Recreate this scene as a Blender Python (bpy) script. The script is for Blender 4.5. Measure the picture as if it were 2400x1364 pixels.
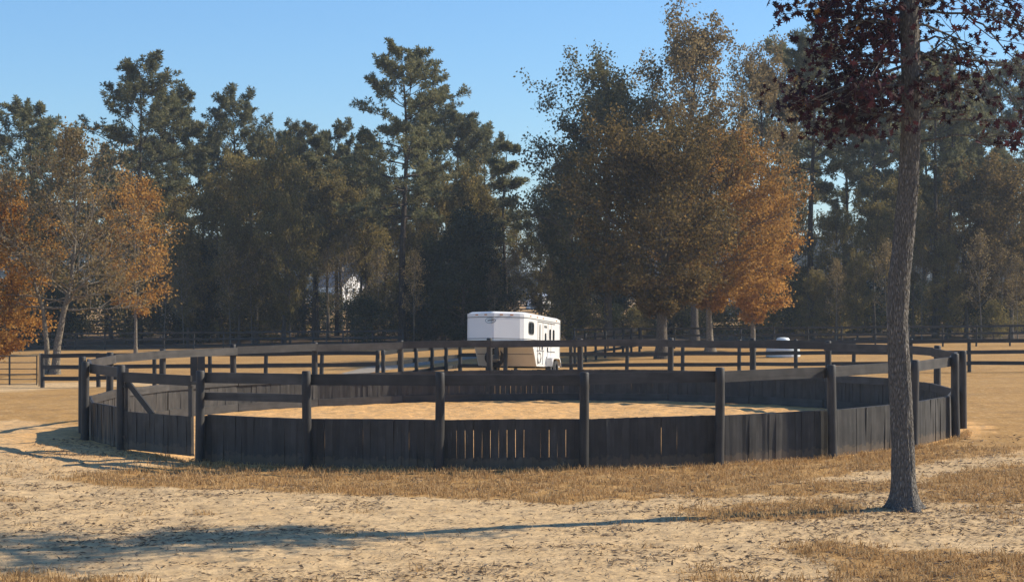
import bpy, bmesh, math, random
import numpy as np
from mathutils import Vector, Matrix

R = math.radians
scene = bpy.context.scene
for o in list(bpy.data.objects):
    bpy.data.objects.remove(o)

# ------------------------------------------------------------------ camera, sky, sun, exposure
EYE = 3.2            # camera height above the ground at its foot
FPX = 4120.0         # focal length in photograph pixels (2400 wide)
HOR = 683.0
SLOPE = 0.009        # the paddock rises gently to the right
cam_d = bpy.data.cameras.new('camera')
cam_d.sensor_width = 36.0
cam_d.lens = FPX / 2400 * 36.0
cam_d.clip_end = 9000
cam_d.clip_start = 0.1
cam_o = bpy.data.objects.new('camera', cam_d)
scene.collection.objects.link(cam_o)
cam_o.location = (0, 0, EYE)
cam_o.rotation_euler = (R(90), 0, 0)
scene.camera = cam_o

SUN_AZ = 16.0        # degrees from +X towards +Y
SUN_EL = 35.0
world = bpy.data.worlds.new('World')
scene.world = world
world.use_nodes = True
wn = world.node_tree
wn.nodes.clear()
sky = wn.nodes.new('ShaderNodeTexSky')
sky.sky_type = 'NISHITA'
sky.sun_disc = False
sky.sun_elevation = R(SUN_EL)
sky.sun_rotation = R(90 - SUN_AZ)
sky.altitude = 0
sky.air_density = 1.22
sky.dust_density = 0.0
sky.ozone_density = 10.0
bg = wn.nodes.new('ShaderNodeBackground')
bg.inputs['Strength'].default_value = 0.106
wo = wn.nodes.new('ShaderNodeOutputWorld')
wn.links.new(sky.outputs[0], bg.inputs[0])
wn.links.new(bg.outputs[0], wo.inputs[0])

sun_d = bpy.data.lights.new('sun', 'SUN')
sun_d.energy = 4.6
sun_d.angle = R(0.53)
sun_d.color = (1.0, 0.885, 0.70)
sun_o = bpy.data.objects.new('sun', sun_d)
scene.collection.objects.link(sun_o)
sdir = Vector((math.cos(R(SUN_EL)) * math.cos(R(SUN_AZ)), math.cos(R(SUN_EL)) * math.sin(R(SUN_AZ)), math.sin(R(SUN_EL))))
sun_o.rotation_euler = sdir.to_track_quat('Z', 'Y').to_euler()
sun_o.location = (60, 20, 60)

vs = scene.view_settings
vs.view_transform = 'Standard'
vs.look = 'None'
vs.exposure = 0.6
vs.gamma = 1.0
vs.use_curve_mapping = False
scene.render.engine = 'CYCLES'
scene.cycles.use_denoising = True
scene.cycles.max_bounces = 8
scene.cycles.diffuse_bounces = 5
scene.cycles.transparent_max_bounces = 8
scene.cycles.volume_bounces = 0

# ------------------------------------------------------------------ measuring helpers
def gp(px, py):
    """ground point under a measured photograph pixel"""
    a = (px - 1200) / FPX
    t = EYE / (SLOPE * a + (py - HOR) / FPX)
    return a * t, t
def wp(px, py, Y):
    """world point at a measured pixel and a known distance"""
    return Vector(((px - 1200) / FPX * Y, Y, EYE - (py - HOR) / FPX * Y))

# ------------------------------------------------------------------ noise
def vnoise(x, y, seed=0):
    x = np.asarray(x, float); y = np.asarray(y, float)
    xi = np.floor(x).astype(np.int64); yi = np.floor(y).astype(np.int64)
    xf = x - xi; yf = y - yi
    u = xf * xf * (3 - 2 * xf); v = yf * yf * (3 - 2 * yf)
    def h(a, b):
        n = (a * 374761393 + b * 668265263 + seed * 982451653) & 0x7fffffff
        n = ((n ^ (n >> 13)) * 1274126177) & 0x7fffffff
        n = (n ^ (n >> 16)) & 0xffff
        return n / 65535.0
    return (h(xi, yi) * (1 - u) + h(xi + 1, yi) * u) * (1 - v) + (h(xi, yi + 1) * (1 - u) + h(xi + 1, yi + 1) * u) * v
def fbm(x, y, seed=0, oct=3):
    s = 0; a = 0.5; tot = 0
    for k in range(oct):
        s = s + a * vnoise(x * 2 ** k, y * 2 ** k, seed + k * 17); tot += a; a *= .5
    return s / tot
def sstep(e0, e1, x):
    t = np.clip((x - e0) / (e1 - e0), 0, 1)
    return t * t * (3 - 2 * t)
def poly_sd(x, y, poly):
    """signed distance to a polygon, positive inside"""
    x = np.asarray(x, float); y = np.asarray(y, float)
    P = np.array(poly, float); n = len(P)
    d = np.full(x.shape, 1e9); ins = np.zeros(x.shape, bool)
    for i in range(n):
        ax, ay = P[i]; bx, by = P[(i + 1) % n]
        ex, ey = bx - ax, by - ay
        t = np.clip(((x - ax) * ex + (y - ay) * ey) / (ex * ex + ey * ey + 1e-12), 0, 1)
        d = np.minimum(d, np.hypot(x - ax - t * ex, y - ay - t * ey))
        c = ((ay > y) != (by > y)) & (x < ex * (y - ay) / (ey if abs(ey) > 1e-9 else 1e-9) + ax)
        ins ^= c
    return np.where(ins, d, -d)

PEN = (0.22, 41.4)
PEN_R = 10.0

# patches of dry grass, in paddock metres
def W(*pts): return [gp(*p) for p in pts]
GRASS_BAND = W((120, 1122), (280, 1100), (470, 1090), (717, 1096), (1028, 1106), (1367, 1100), (1685, 1090), (1950, 1070), (2260, 1024), (2330, 1040), (2270, 1062), (2160, 1085), (2080, 1100), (1850, 1128), (1600, 1150), (1540, 1168), (1300, 1178), (1000, 1168), (800, 1158), (500, 1148), (260, 1140))
GRASS_MID = W((1580, 1150), (1800, 1140), (2080, 1128), (2090, 1150), (1900, 1160), (1600, 1166))
GRASS_TREE = W((1600, 1196), (1700, 1180), (1850, 1174), (2020, 1172), (2040, 1190), (1960, 1208), (1800, 1218), (1660, 1222))
GRASS_RIGHT = W((2160, 1120), (2260, 1100), (2460, 1080), (2480, 1170), (2400, 1180), (2170, 1178))
GRASS_CORNER = W((1840, 1285), (1960, 1275), (2130, 1290), (2330, 1300), (2480, 1290), (2500, 1420), (1900, 1420), (1960, 1340))
GRASS_LEFT = W((-60, 1346), (120, 1346), (280, 1356), (300, 1420), (-60, 1420))
GRASS_R2 = W((2250, 1190), (2440, 1185), (2440, 1215), (2330, 1215))
SAND_PATH = W((2080, 1112), (2200, 1088), (2330, 1060), (2470, 1030), (2480, 1075), (2300, 1098), (2160, 1122))
SAND_LANE = W((-80, 922), (110, 917), (200, 909), (460, 906), (860, 884), (860, 874), (460, 893), (200, 896), (-80, 900))
SAND_BANK = W((-120, 1100), (210, 1098), (330, 1092), (460, 1080), (470, 1060), (280, 1040), (190, 1000), (60, 985), (-120, 990))
def grass_mask(x, y):
    wob = (fbm(x * 1.3, y * 1.3, 5) - .5) * 0.9 + (fbm(x * 5, y * 5, 9) - .5) * .5
    m = np.zeros(np.shape(x))
    for poly, s in ((GRASS_BAND, 1.0), (GRASS_MID, .9), (GRASS_TREE, .85), (GRASS_RIGHT, .95), (GRASS_CORNER, .95), (GRASS_LEFT, .9), (GRASS_R2, .45)):
        m = np.maximum(m, s * sstep(-.45, .45, poly_sd(x, y, poly) + wob * .8))
    r = np.hypot(x - PEN[0], y - PEN[1])
    field = sstep(31.5, 34.5, y + wob * 1.6) * sstep(PEN_R + .2, PEN_R + 1.0, r + wob)
    m = np.maximum(m, field * .8)
    m = m * (1 - .8 * sstep(-.3, .5, poly_sd(x, y, SAND_PATH) + wob))
    m = m * (1 - .95 * sstep(-.5, .8, poly_sd(x, y, SAND_LANE) + wob * .6))
    m = m * (1 - .9 * sstep(-.6, .6, poly_sd(x, y, SAND_BANK) + wob))
    m = m * (1 - sstep(-.1, .15, PEN_R - r))
    m = np.maximum(m, .45 * sstep(.70, .80, fbm(x * .9 + 7, y * 1.6, 31)) * (r > PEN_R))
    return np.clip(m, 0, 1)
def ground_z(x, y):
    x = np.asarray(x, float); y = np.asarray(y, float)
    near = 1 - sstep(52, 56, y)
    r = np.hypot(x - PEN[0], y - PEN[1])
    inpen = 1 - sstep(PEN_R - .6, PEN_R, r)
    z = SLOPE * x
    z = z + near * ((fbm(x * .6, y * .6, 1) - .5) * .07 + (fbm(x * 3.2, y * 3.2, 2, 2) - .5) * .045)
    z = z + near * inpen * (fbm(x * 2.6, y * 2.6, 3, 2) - .5) * .07
    d = poly_sd(x, y, W((-200, 1108), (330, 1092), (450, 1072), (285, 1050), (190, 1010), (-200, 1030)))
    z = z + .10 * sstep(-.4, .8, d) * near
    return z
def gz(x, y): return float(ground_z(np.array([x]), np.array([y]))[0])

# ------------------------------------------------------------------ object helpers
COL = scene.collection
def tag(o, label=None, cat=None, group=None, kind=None):
    if label: o['label'] = label
    if cat: o['category'] = cat
    if group: o['group'] = group
    if kind: o['kind'] = kind
    return o
def empty(name, loc=(0, 0, 0), rot=(0, 0, 0)):
    o = bpy.data.objects.new(name, None); COL.objects.link(o)
    o.location = loc; o.rotation_euler = rot; o.empty_display_size = .2
    return o
def link(name, me, parent=None, loc=None, rot=None, scale=None):
    o = bpy.data.objects.new(name, me); COL.objects.link(o)
    if parent is not None: o.parent = parent
    if loc is not None: o.location = loc
    if rot is not None: o.rotation_euler = rot
    if scale is not None: o.scale = scale
    return o
def np_mesh(name, verts, faces, mat, smooth=False, attrs=None):
    """faces: list of (n,k) integer arrays"""
    if isinstance(faces, np.ndarray): faces = [faces]
    me = bpy.data.meshes.new(name)
    verts = np.ascontiguousarray(verts, np.float32)
    faces = [f for f in faces if len(f)]
    me.vertices.add(len(verts)); me.vertices.foreach_set('co', verts.ravel())
    idx = np.concatenate([f.ravel() for f in faces]).astype(np.int32)
    tot = np.concatenate([np.full(len(f), f.shape[1]) for f in faces])
    start = np.concatenate([[0], np.cumsum(tot)[:-1]]).astype(np.int32)
    me.loops.add(len(idx)); me.loops.foreach_set('vertex_index', idx)
    me.polygons.add(len(tot)); me.polygons.foreach_set('loop_start', start)
    me.polygons.foreach_set('use_smooth', np.full(len(tot), bool(smooth)))
    for k, v in (attrs or {}).items():
        a = me.attributes.new(k, 'FLOAT', 'POINT'); a.data.foreach_set('value', np.ascontiguousarray(v, np.float32))
    me.update(calc_edges=True); me.validate()
    if mat: me.materials.append(mat)
    return me

class MB:
    """collects shapes of ONE piece and turns them into one mesh"""
    def __init__(s): s.v = []; s.q = []; s.t = []; s.p = []; s.n = 0
    def add(s, v, q=None, t=None, p=None):
        v = np.asarray(v, float)
        s.v.append(v)
        if q is not None and len(q): s.q.append(np.asarray(q, int) + s.n)
        if t is not None and len(t): s.t.append(np.asarray(t, int) + s.n)
        for f in (p or []): s.p.append(np.asarray([f], int) + s.n)
        s.n += len(v)
    def box(s, c, d, rot=None):
        v = np.array([[x, y, z] for x in (-.5, .5) for y in (-.5, .5) for z in (-.5, .5)]) * np.array(d)
        if rot is not None: v = v @ np.array(rot.to_3x3()).T
        s.add(v + np.array(c), q=[[0, 1, 3, 2], [4, 6, 7, 5], [0, 4, 5, 1], [2, 3, 7, 6], [0, 2, 6, 4], [1, 5, 7, 3]])
        return s
    def tube(s, pts, rad, sides=6, cap=True):
        P = np.asarray(pts, float); n = len(P); rad = np.broadcast_to(np.asarray(rad, float), (n,))
        T = np.gradient(P, axis=0); T /= np.linalg.norm(T, axis=1)[:, None] + 1e-9
        ref = np.array([0, 0, 1.0]) if abs(T[:, 2]).mean() < .8 else np.array([1.0, 0, 0])
        A = np.cross(T, ref); A /= np.linalg.norm(A, axis=1)[:, None] + 1e-9
        B = np.cross(T, A)
        th = np.arange(sides) * 2 * np.pi / sides
        V = P[:, None, :] + rad[:, None, None] * (np.cos(th)[None, :, None] * A[:, None, :] + np.sin(th)[None, :, None] * B[:, None, :])
        i = np.arange(n - 1)[:, None] * sides; j = np.arange(sides)[None, :]; k = (j + 1) % sides
        q = np.stack([i + j, i + k, i + sides + k, i + sides + j], -1).reshape(-1, 4)
        s.add(V.reshape(-1, 3), q=q, p=[list(range(sides))[::-1], list(range((n - 1) * sides, n * sides))] if cap else None)
        return s
    def lathe(s, prof, sides=24, c=(0, 0, 0), axis='z', cap=True):
        prof = np.array(prof, float); th = np.arange(sides) * 2 * np.pi / sides
        V = np.stack([prof[:, 0, None] * np.cos(th), prof[:, 0, None] * np.sin(th), np.repeat(prof[:, 1, None], sides, 1)], -1).reshape(-1, 3)
        if axis == 'x': V = V[:, [2, 0, 1]]
        if axis == 'y': V = V[:, [1, 2, 0]]
        n = len(prof); i = np.arange(n - 1)[:, None] * sides; j = np.arange(sides)[None, :]; k = (j + 1) % sides
        q = np.stack([i + j, i + k, i + sides + k, i + sides + j], -1).reshape(-1, 4)
        s.add(V + np.array(c), q=q, p=[list(range(sides))[::-1], list(range((n - 1) * sides, n * sides))] if cap else None)
        return s
    def prism(s, poly, h0, h1, f):
        """poly: 2-D points; f(u, v, h) -> xyz"""
        n = len(poly)
        V = [f(u, v, h0) for u, v in poly] + [f(u, v, h1) for u, v in poly]
        q = [[i, (i + 1) % n, n + (i + 1) % n, n + i] for i in range(n)]
        s.add(V, q=q, p=[list(range(n))[::-1], list(range(n, 2 * n))])
        return s
    def mesh(s, name, mat, smooth=False, bevel=0, fixn=True):
        me = np_mesh(name, np.concatenate(s.v), [np.concatenate(a) for a in (s.q, s.t) if a] + s.p, mat, smooth)
        if fixn or bevel:
            bm = bmesh.new(); bm.from_mesh(me)
            if bevel:
                bmesh.ops.bevel(bm, geom=bm.edges[:], offset=bevel, segments=2, affect='EDGES', profile=.6)
            bmesh.ops.recalc_face_normals(bm, faces=bm.faces[:])
            bm.to_mesh(me); bm.free()
        return me
    def build(s, name, mat, parent=None, smooth=False, bevel=0):
        return link(name, s.mesh(name, mat, smooth, bevel), parent)

# ------------------------------------------------------------------ materials
def new_mat(name):
    m = bpy.data.materials.new(name); m.use_nodes = True
    nt = m.node_tree; b = nt.nodes['Principled BSDF']
    return m, nt, b
def N(nt, t, **kw):
    n = nt.nodes.new(t)
    for k, v in kw.items():
        if k in n.inputs: n.inputs[k].default_value = v
        else: setattr(n, k, v)
    return n
def ramp(nt, src, stops):
    r = nt.nodes.new('ShaderNodeValToRGB')
    e = r.color_ramp.elements
    while len(e) < len(stops): e.new(.5)
    for i, (p, c) in enumerate(stops):
        e[i].position = p; e[i].color = (*c, 1)
    nt.links.new(src, r.inputs[0]); return r.outputs[0]
def coords(nt, scale, kind='Object'):
    tc = nt.nodes.new('ShaderNodeTexCoord'); mp = nt.nodes.new('ShaderNodeMapping')
    nt.links.new(tc.outputs[kind], mp.inputs[0]); mp.inputs['Scale'].default_value = scale
    return mp.outputs[0]
def mixc(nt, f, a, b, mode='MIX'):
    m = nt.nodes.new('ShaderNodeMix'); m.data_type = 'RGBA'; m.blend_type = mode
    for s, v in ((0, f), (6, a), (7, b)):
        if hasattr(v, 'links'): nt.links.new(v, m.inputs[s])
        elif s == 0: m.inputs[0].default_value = v
        else: m.inputs[s].default_value = (*v, 1)
    return m.outputs[2]
def plain(name, col, rough=.6, metal=0, spec=.5, noise=.12, nscale=6):
    m, nt, b = new_mat(name)
    n = N(nt, 'ShaderNodeTexNoise', Scale=nscale, Detail=4.0); nt.links.new(coords(nt, (1, 1, 1)), n.inputs[0])
    lo = tuple(c * (1 - noise) for c in col); hi = tuple(min(1, c * (1 + noise)) for c in col)
    nt.links.new(ramp(nt, n.outputs[0], [(.3, lo), (.7, hi)]), b.inputs['Base Color'])
    b.inputs['Roughness'].default_value = rough; b.inputs['Metallic'].default_value = metal
    b.inputs['Specular IOR Level'].default_value = spec
    return m
def wood(name, dark, light, grain=(14, 14, .9), rough=.62, worn=None, spec=.45, dust=False):
    m, nt, b = new_mat(name)
    oi = nt.nodes.new('ShaderNodeObjectInfo')
    tc = nt.nodes.new('ShaderNodeTexCoord'); mp = nt.nodes.new('ShaderNodeMapping'); mp.inputs['Scale'].default_value = grain
    add = nt.nodes.new('ShaderNodeVectorMath'); add.operation = 'MULTIPLY_ADD'
    add.inputs[1].default_value = (1, 1, 1)
    cmb = nt.nodes.new('ShaderNodeCombineXYZ')
    mul = N(nt, 'ShaderNodeMath', operation='MULTIPLY'); mul.inputs[1].default_value = 37.0
    nt.links.new(oi.outputs['Random'], mul.inputs[0])
    for k in range(3): nt.links.new(mul.outputs[0], cmb.inputs[k])
    nt.links.new(tc.outputs['Object'], add.inputs[0]); nt.links.new(cmb.outputs[0], add.inputs[2])
    nt.links.new(add.outputs[0], mp.inputs[0])
    n1 = N(nt, 'ShaderNodeTexNoise', Scale=1.0, Detail=6.0, Roughness=.65); nt.links.new(mp.outputs[0], n1.inputs[0])
    n2 = N(nt, 'ShaderNodeTexNoise', Scale=3.2, Detail=3.0); nt.links.new(add.outputs[0], n2.inputs[0])
    c = ramp(nt, n1.outputs[0], [(.32, dark), (.68, light)])
    c2 = mixc(nt, .55, c, ramp(nt, n2.outputs[0], [(.35, dark), (.72, light)]))
    # every board took the stain a little differently
    br = N(nt, 'ShaderNodeMapRange'); br.inputs[3].default_value = .7; br.inputs[4].default_value = 1.25
    nt.links.new(oi.outputs['Random'], br.inputs[0])
    sc = nt.nodes.new('ShaderNodeVectorMath'); sc.operation = 'SCALE'
    nt.links.new(c2, sc.inputs[0]); nt.links.new(br.outputs[0], sc.inputs['Scale'])
    out = sc.outputs[0]
    if worn:
        n3 = N(nt, 'ShaderNodeTexNoise', Scale=1.1, Detail=5.0); nt.links.new(mp.outputs[0], n3.inputs[0])
        f = ramp(nt, n3.outputs[0], [(.52, (0, 0, 0)), (.66, (1, 1, 1))])
        out = mixc(nt, f, out, worn)
    if dust:    # sand splashed up the foot of the boards
        sp = nt.nodes.new('ShaderNodeSeparateXYZ'); nt.links.new(tc.outputs['Object'], sp.inputs[0])
        n4 = N(nt, 'ShaderNodeTexNoise', Scale=9.0, Detail=4.0); nt.links.new(add.outputs[0], n4.inputs[0])
        ma = N(nt, 'ShaderNodeMath', operation='MULTIPLY_ADD'); nt.links.new(n4.outputs[0], ma.inputs[0]); ma.inputs[1].default_value = -.34; nt.links.new(sp.outputs[2], ma.inputs[2])
        f = ramp(nt, ma.outputs[0], [(.0, (.26,) * 3), (.05, (0, 0, 0))])
        out = mixc(nt, f, out, (.26, .18, .10))
        n5 = N(nt, 'ShaderNodeTexNoise', Scale=2.4, Detail=6.0, Roughness=.7); nt.links.new(mp.outputs[0], n5.inputs[0])
        out = mixc(nt, ramp(nt, n5.outputs[0], [(.60, (0, 0, 0)), (.74, (.55,) * 3)]), out, (.17, .165, .155))
    nt.links.new(out, b.inputs['Base Color'])
    b.inputs['Roughness'].default_value = rough
    b.inputs['Specular IOR Level'].default_value = spec
    bp = N(nt, 'ShaderNodeBump', Strength=.5, Distance=.006)
    nt.links.new(n1.outputs[0], bp.inputs['Height']); nt.links.new(bp.outputs[0], b.inputs['Normal'])
    return m
def foliage(name, stops, trans=.35, rough=.55, gloss=.35):
    m, nt, b = new_mat(name)
    at = N(nt, 'ShaderNodeAttribute', attribute_name='tint')
    oi = nt.nodes.new('ShaderNodeObjectInfo')
    c = ramp(nt, at.outputs['Fac'], stops)
    hs = nt.nodes.new('ShaderNodeHueSaturation')
    mr = N(nt, 'ShaderNodeMapRange'); mr.inputs[3].default_value = .82; mr.inputs[4].default_value = 1.18
    nt.links.new(oi.outputs['Random'], mr.inputs[0]); nt.links.new(mr.outputs[0], hs.inputs['Value'])
    nt.links.new(c, hs.inputs['Color'])
    nt.links.new(hs.outputs[0], b.inputs['Base Color'])
    b.inputs['Roughness'].default_value = rough; b.inputs['Specular IOR Level'].default_value = gloss
    tr = nt.nodes.new('ShaderNodeBsdfTranslucent'); nt.links.new(hs.outputs[0], tr.inputs[0])
    mx = nt.nodes.new('ShaderNodeMixShader'); mx.inputs[0].default_value = trans
    nt.links.new(b.outputs[0], mx.inputs[1]); nt.links.new(tr.outputs[0], mx.inputs[2])
    nt.links.new(mx.outputs[0], nt.nodes['Material Output'].inputs[0])
    return m
def bark(name, dark, light, sc=(7, 7, 1.6), strength=.9):
    m, nt, b = new_mat(name)
    co = coords(nt, sc)
    v = N(nt, 'ShaderNodeTexVoronoi', Scale=3.0, feature='DISTANCE_TO_EDGE'); 
    n = N(nt, 'ShaderNodeTexNoise', Scale=2.0, Detail=5.0); nt.links.new(co, n.inputs[0])
    w = nt.nodes.new('ShaderNodeVectorMath'); w.operation = 'MULTIPLY_ADD'; w.inputs[1].default_value = (.5, .5, .5)
    nt.links.new(n.outputs['Color'], w.inputs[0]); nt.links.new(co, w.inputs[2])
    nt.links.new(w.outputs[0], v.inputs[0])
    n2 = N(nt, 'ShaderNodeTexNoise', Scale=5.0, Detail=6.0); nt.links.new(co, n2.inputs[0])
    c1 = ramp(nt, v.outputs[0], [(.0, tuple(x * .45 for x in dark)), (.12, dark), (.4, light)])
    c = mixc(nt, .45, c1, ramp(nt, n2.outputs[0], [(.3, dark), (.7, light)]))
    nt.links.new(c, b.inputs['Base Color']); b.inputs['Roughness'].default_value = .85
    b.inputs['Specular IOR Level'].default_value = .2
    bp = N(nt, 'ShaderNodeBump', Strength=strength, Distance=.03)
    hh = ramp(nt, v.outputs[0], [(0, (0, 0, 0)), (.35, (1, 1, 1))])
    nt.links.new(hh, bp.inputs['Height']); nt.links.new(bp.outputs[0], b.inputs['Normal'])
    return m

M = {}
M['black_wood'] = wood('black_wood', (.019, .0168, .0146), (.062, .056, .050), dust=True)
M['black_rail'] = wood('black_rail', (.021, .0186, .0164), (.078, .071, .064), grain=(.9, 14, 14))
M['worn_wood'] = wood('worn_wood', (.020, .019, .018), (.055, .050, .045), worn=(.15, .09, .04), dust=True)
M['post_wood'] = wood('post_wood', (.017, .0152, .0135), (.055, .050, .045), grain=(10, 10, .8))
M['fence_wood'] = wood('fence_wood', (.012, .012, .012), (.038, .037, .036), grain=(1, 9, 9))
M['tan_wood'] = wood('tan_wood', (.32, .22, .12), (.50, .36, .20))
M['gate_steel'] = plain('gate_steel', (.035, .036, .032), .45, 0, .5)
M['iron'] = plain('iron', (.05, .05, .052), .4, .8)
M['trailer_white'] = plain('trailer_white', (.80, .80, .78), .28, 0, .5, .02, 2)
M['trailer_beige'] = plain('trailer_beige', (.66, .64, .60), .4, 0, .5, .05, 3)
M['trim_alu'] = plain('trim_alu', (.50, .51, .53), .3, .7, .5, .06)
M['seam'] = plain('seam', (.10, .105, .11), .5)
M['glass_dark'] = plain('glass_dark', (.015, .02, .024), .06, 0, .6, .1)
M['rubber'] = plain('rubber', (.018, .018, .019), .8)
M['hub'] = plain('hub', (.5, .5, .5), .35, .6)
M['amber'] = plain('amber', (.55, .19, .03), .3)
M['chain'] = plain('chain', (.75, .68, .55), .35, .5)
M['badge'] = plain('badge', (.26, .30, .33), .35, .3)
M['badge_light'] = plain('badge_light', (.62, .64, .64), .35, .2)
M['plastic'] = plain('plastic', (.70, .76, .76), .38, 0, .5, .05, 3)
M['siding'] = plain('siding', (.74, .73, .70), .6, 0, .3, .04, 1)
M['shingle'] = plain('shingle', (.10, .10, .11), .9, 0, .2, .3, 9)
M['barn_board'] = plain('barn_board', (.24, .18, .11), .8, 0, .2, .35, 3)
M['tin_roof'] = plain('tin_roof', (.45, .46, .46), .4, .5, .5, .1)
M['car_white'] = plain('car_white', (.78, .79, .80), .25, 0, .5, .02)
M['lamp_red'] = plain('lamp_red', (.35, .02, .02), .3)
M['asphalt'] = plain('asphalt', (.27, .24, .20), 1.0, 0, .0, .2, 3)
M['pine_bark'] = bark('pine_bark', (.05, .038, .030), (.13, .10, .08), (5, 5, 1.6))
M['oak_bark'] = bark('oak_bark', (.085, .07, .055), (.24, .20, .155), (9, 9, 2.0))
M['pale_bark'] = bark('pale_bark', (.14, .12, .09), (.36, .31, .24), (6, 6, 2.5), .5)
M['red_oak_bark'] = bark('red_oak_bark', (.085, .078, .070), (.34, .31, .275), (13, 13, 3.4), .9)
M['pine'] = foliage('pine', [(0, (.082, .088, .040)), (.6, (.185, .178, .084)), (1, (.31, .275, .145))], .4, .7, .15)
M['bronze'] = foliage('bronze', [(0, (.072, .056, .022)), (.55, (.165, .118, .045)), (1, (.38, .245, .085))], .5, .7, .12)
M['amber_leaf'] = foliage('amber_leaf', [(0, (.20, .105, .026)), (.5, (.43, .23, .058)), (1, (.66, .41, .13))], .45, .7, .12)
M['gold_leaf'] = foliage('gold_leaf', [(0, (.24, .12, .028)), (.5, (.48, .26, .062)), (1, (.70, .44, .14))], .5, .7, .12)
M['tan_leaf'] = foliage('tan_leaf', [(0, (.13, .10, .045)), (.5, (.27, .195, .085)), (1, (.46, .35, .18))], .45, .7, .15)
M['olive'] = foliage('olive', [(0, (.10, .095, .036)), (.5, (.225, .18, .064)), (1, (.42, .30, .105))], .5, .7, .12)
M['oak_green'] = foliage('oak_green', [(0, (.072, .078, .038)), (.6, (.155, .145, .07)), (1, (.29, .23, .105))], .45, .7, .12)
M['evergreen'] = foliage('evergreen', [(0, (.022, .030, .015)), (.7, (.048, .058, .028)), (1, (.09, .095, .045))], .3, .7, .12)
M['maroon'] = foliage('maroon', [(0, (.026, .013, .017)), (.6, (.050, .019, .026)), (.9, (.085, .026, .034)), (.97, (.14, .05, .03)), (1, (.34, .19, .05))], .26, .7, .1)
M['dry_blade'] = foliage('dry_blade', [(0, (.26, .15, .06)), (.6, (.50, .31, .13)), (1, (.68, .47, .23))], .3, .7, .2)
M['litter'] = foliage('litter', [(0, (.09, .065, .045)), (.6, (.30, .20, .11)), (1, (.60, .46, .30))], .15, .6, .3)
M['far_leaf'] = foliage('far_leaf', [(0, (.04, .045, .02)), (.6, (.09, .08, .03)), (1, (.17, .12, .045))], .3)

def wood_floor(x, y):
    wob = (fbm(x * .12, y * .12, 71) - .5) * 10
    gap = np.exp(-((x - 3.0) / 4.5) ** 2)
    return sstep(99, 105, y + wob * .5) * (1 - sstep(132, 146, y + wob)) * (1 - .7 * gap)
def ground_material():
    m, nt, b = new_mat('paddock_ground')
    g = N(nt, 'ShaderNodeAttribute', attribute_name='grass').outputs['Fac']
    o = N(nt, 'ShaderNodeAttribute', attribute_name='ochre').outputs['Fac']
    c0 = coords(nt, (1, 1, 1))
    def noise(s, d=4.0, r=.55):
        n = N(nt, 'ShaderNodeTexNoise', Scale=s, Detail=d, Roughness=r); nt.links.new(c0, n.inputs[0]); return n.outputs[0]
    n_big, n_mid, n_fine, n_speck = noise(.22), noise(1.5, 5), noise(11, 5, .65), noise(26, 3, .7)
    pale = ramp(nt, n_mid, [(.3, (.51, .36, .188)), (.7, (.65, .48, .27))])
    och = ramp(nt, n_mid, [(.3, (.64, .36, .130)), (.7, (.76, .45, .185))])
    sand = mixc(nt, o, pale, och)
    sand = mixc(nt, ramp(nt, n_fine, [(.35, (.45,) * 3), (.5, (0, 0, 0))]), sand, (.24, .16, .085))
    sand = mixc(nt, ramp(nt, n_speck, [(.26, (.75,) * 3), (.36, (0, 0, 0))]), sand, (.10, .07, .045))
    sand = mixc(nt, ramp(nt, noise(4.2, 6, .7), [(.46, (0, 0, 0)), (.62, (.62,) * 3)]), sand, (.27, .195, .12))
    turf = ramp(nt, n_fine, [(.28, (.19, .105, .036)), (.5, (.37, .21, .072)), (.72, (.50, .30, .115))])
    turf = mixc(nt, ramp(nt, n_big, [(.35, (0, 0, 0)), (.65, (.6,) * 3)]), turf, (.44, .265, .10))
    turf = mixc(nt, ramp(nt, noise(.9, 6, .65), [(.46, (0, 0, 0)), (.66, (.65,) * 3)]), turf, (.27, .165, .07))
    turf = mixc(nt, ramp(nt, noise(3.1, 5, .7), [(.56, (0, 0, 0)), (.70, (.6,) * 3)]), turf, (.60, .43, .23))
    # patchy turf: where it thins the sand shows
    thr = N(nt, 'ShaderNodeMath', operation='ADD'); nt.links.new(g, thr.inputs[0])
    sub = N(nt, 'ShaderNodeMath', operation='MULTIPLY_ADD'); nt.links.new(n_fine, sub.inputs[0]); sub.inputs[1].default_value = .9; sub.inputs[2].default_value = -.45
    nt.links.new(sub.outputs[0], thr.inputs[1])
    f = ramp(nt, thr.outputs[0], [(.3, (0, 0, 0)), (.62, (1, 1, 1))])
    col = mixc(nt, f, sand, turf)
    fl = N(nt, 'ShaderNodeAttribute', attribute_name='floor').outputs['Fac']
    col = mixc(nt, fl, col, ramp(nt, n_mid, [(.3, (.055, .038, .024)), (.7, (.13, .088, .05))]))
    nt.links.new(col, b.inputs['Base Color'])
    b.inputs['Roughness'].default_value = .95; b.inputs['Specular IOR Level'].default_value = .1
    bp = N(nt, 'ShaderNodeBump', Strength=.55, Distance=.05)
    ad = N(nt, 'ShaderNodeMath', operation='ADD'); nt.links.new(n_fine, ad.inputs[0]); nt.links.new(n_mid, ad.inputs[1])
    nt.links.new(ad.outputs[0], bp.inputs['Height']); nt.links.new(bp.outputs[0], b.inputs['Normal'])
    return m
M['ground'] = ground_material()

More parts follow.
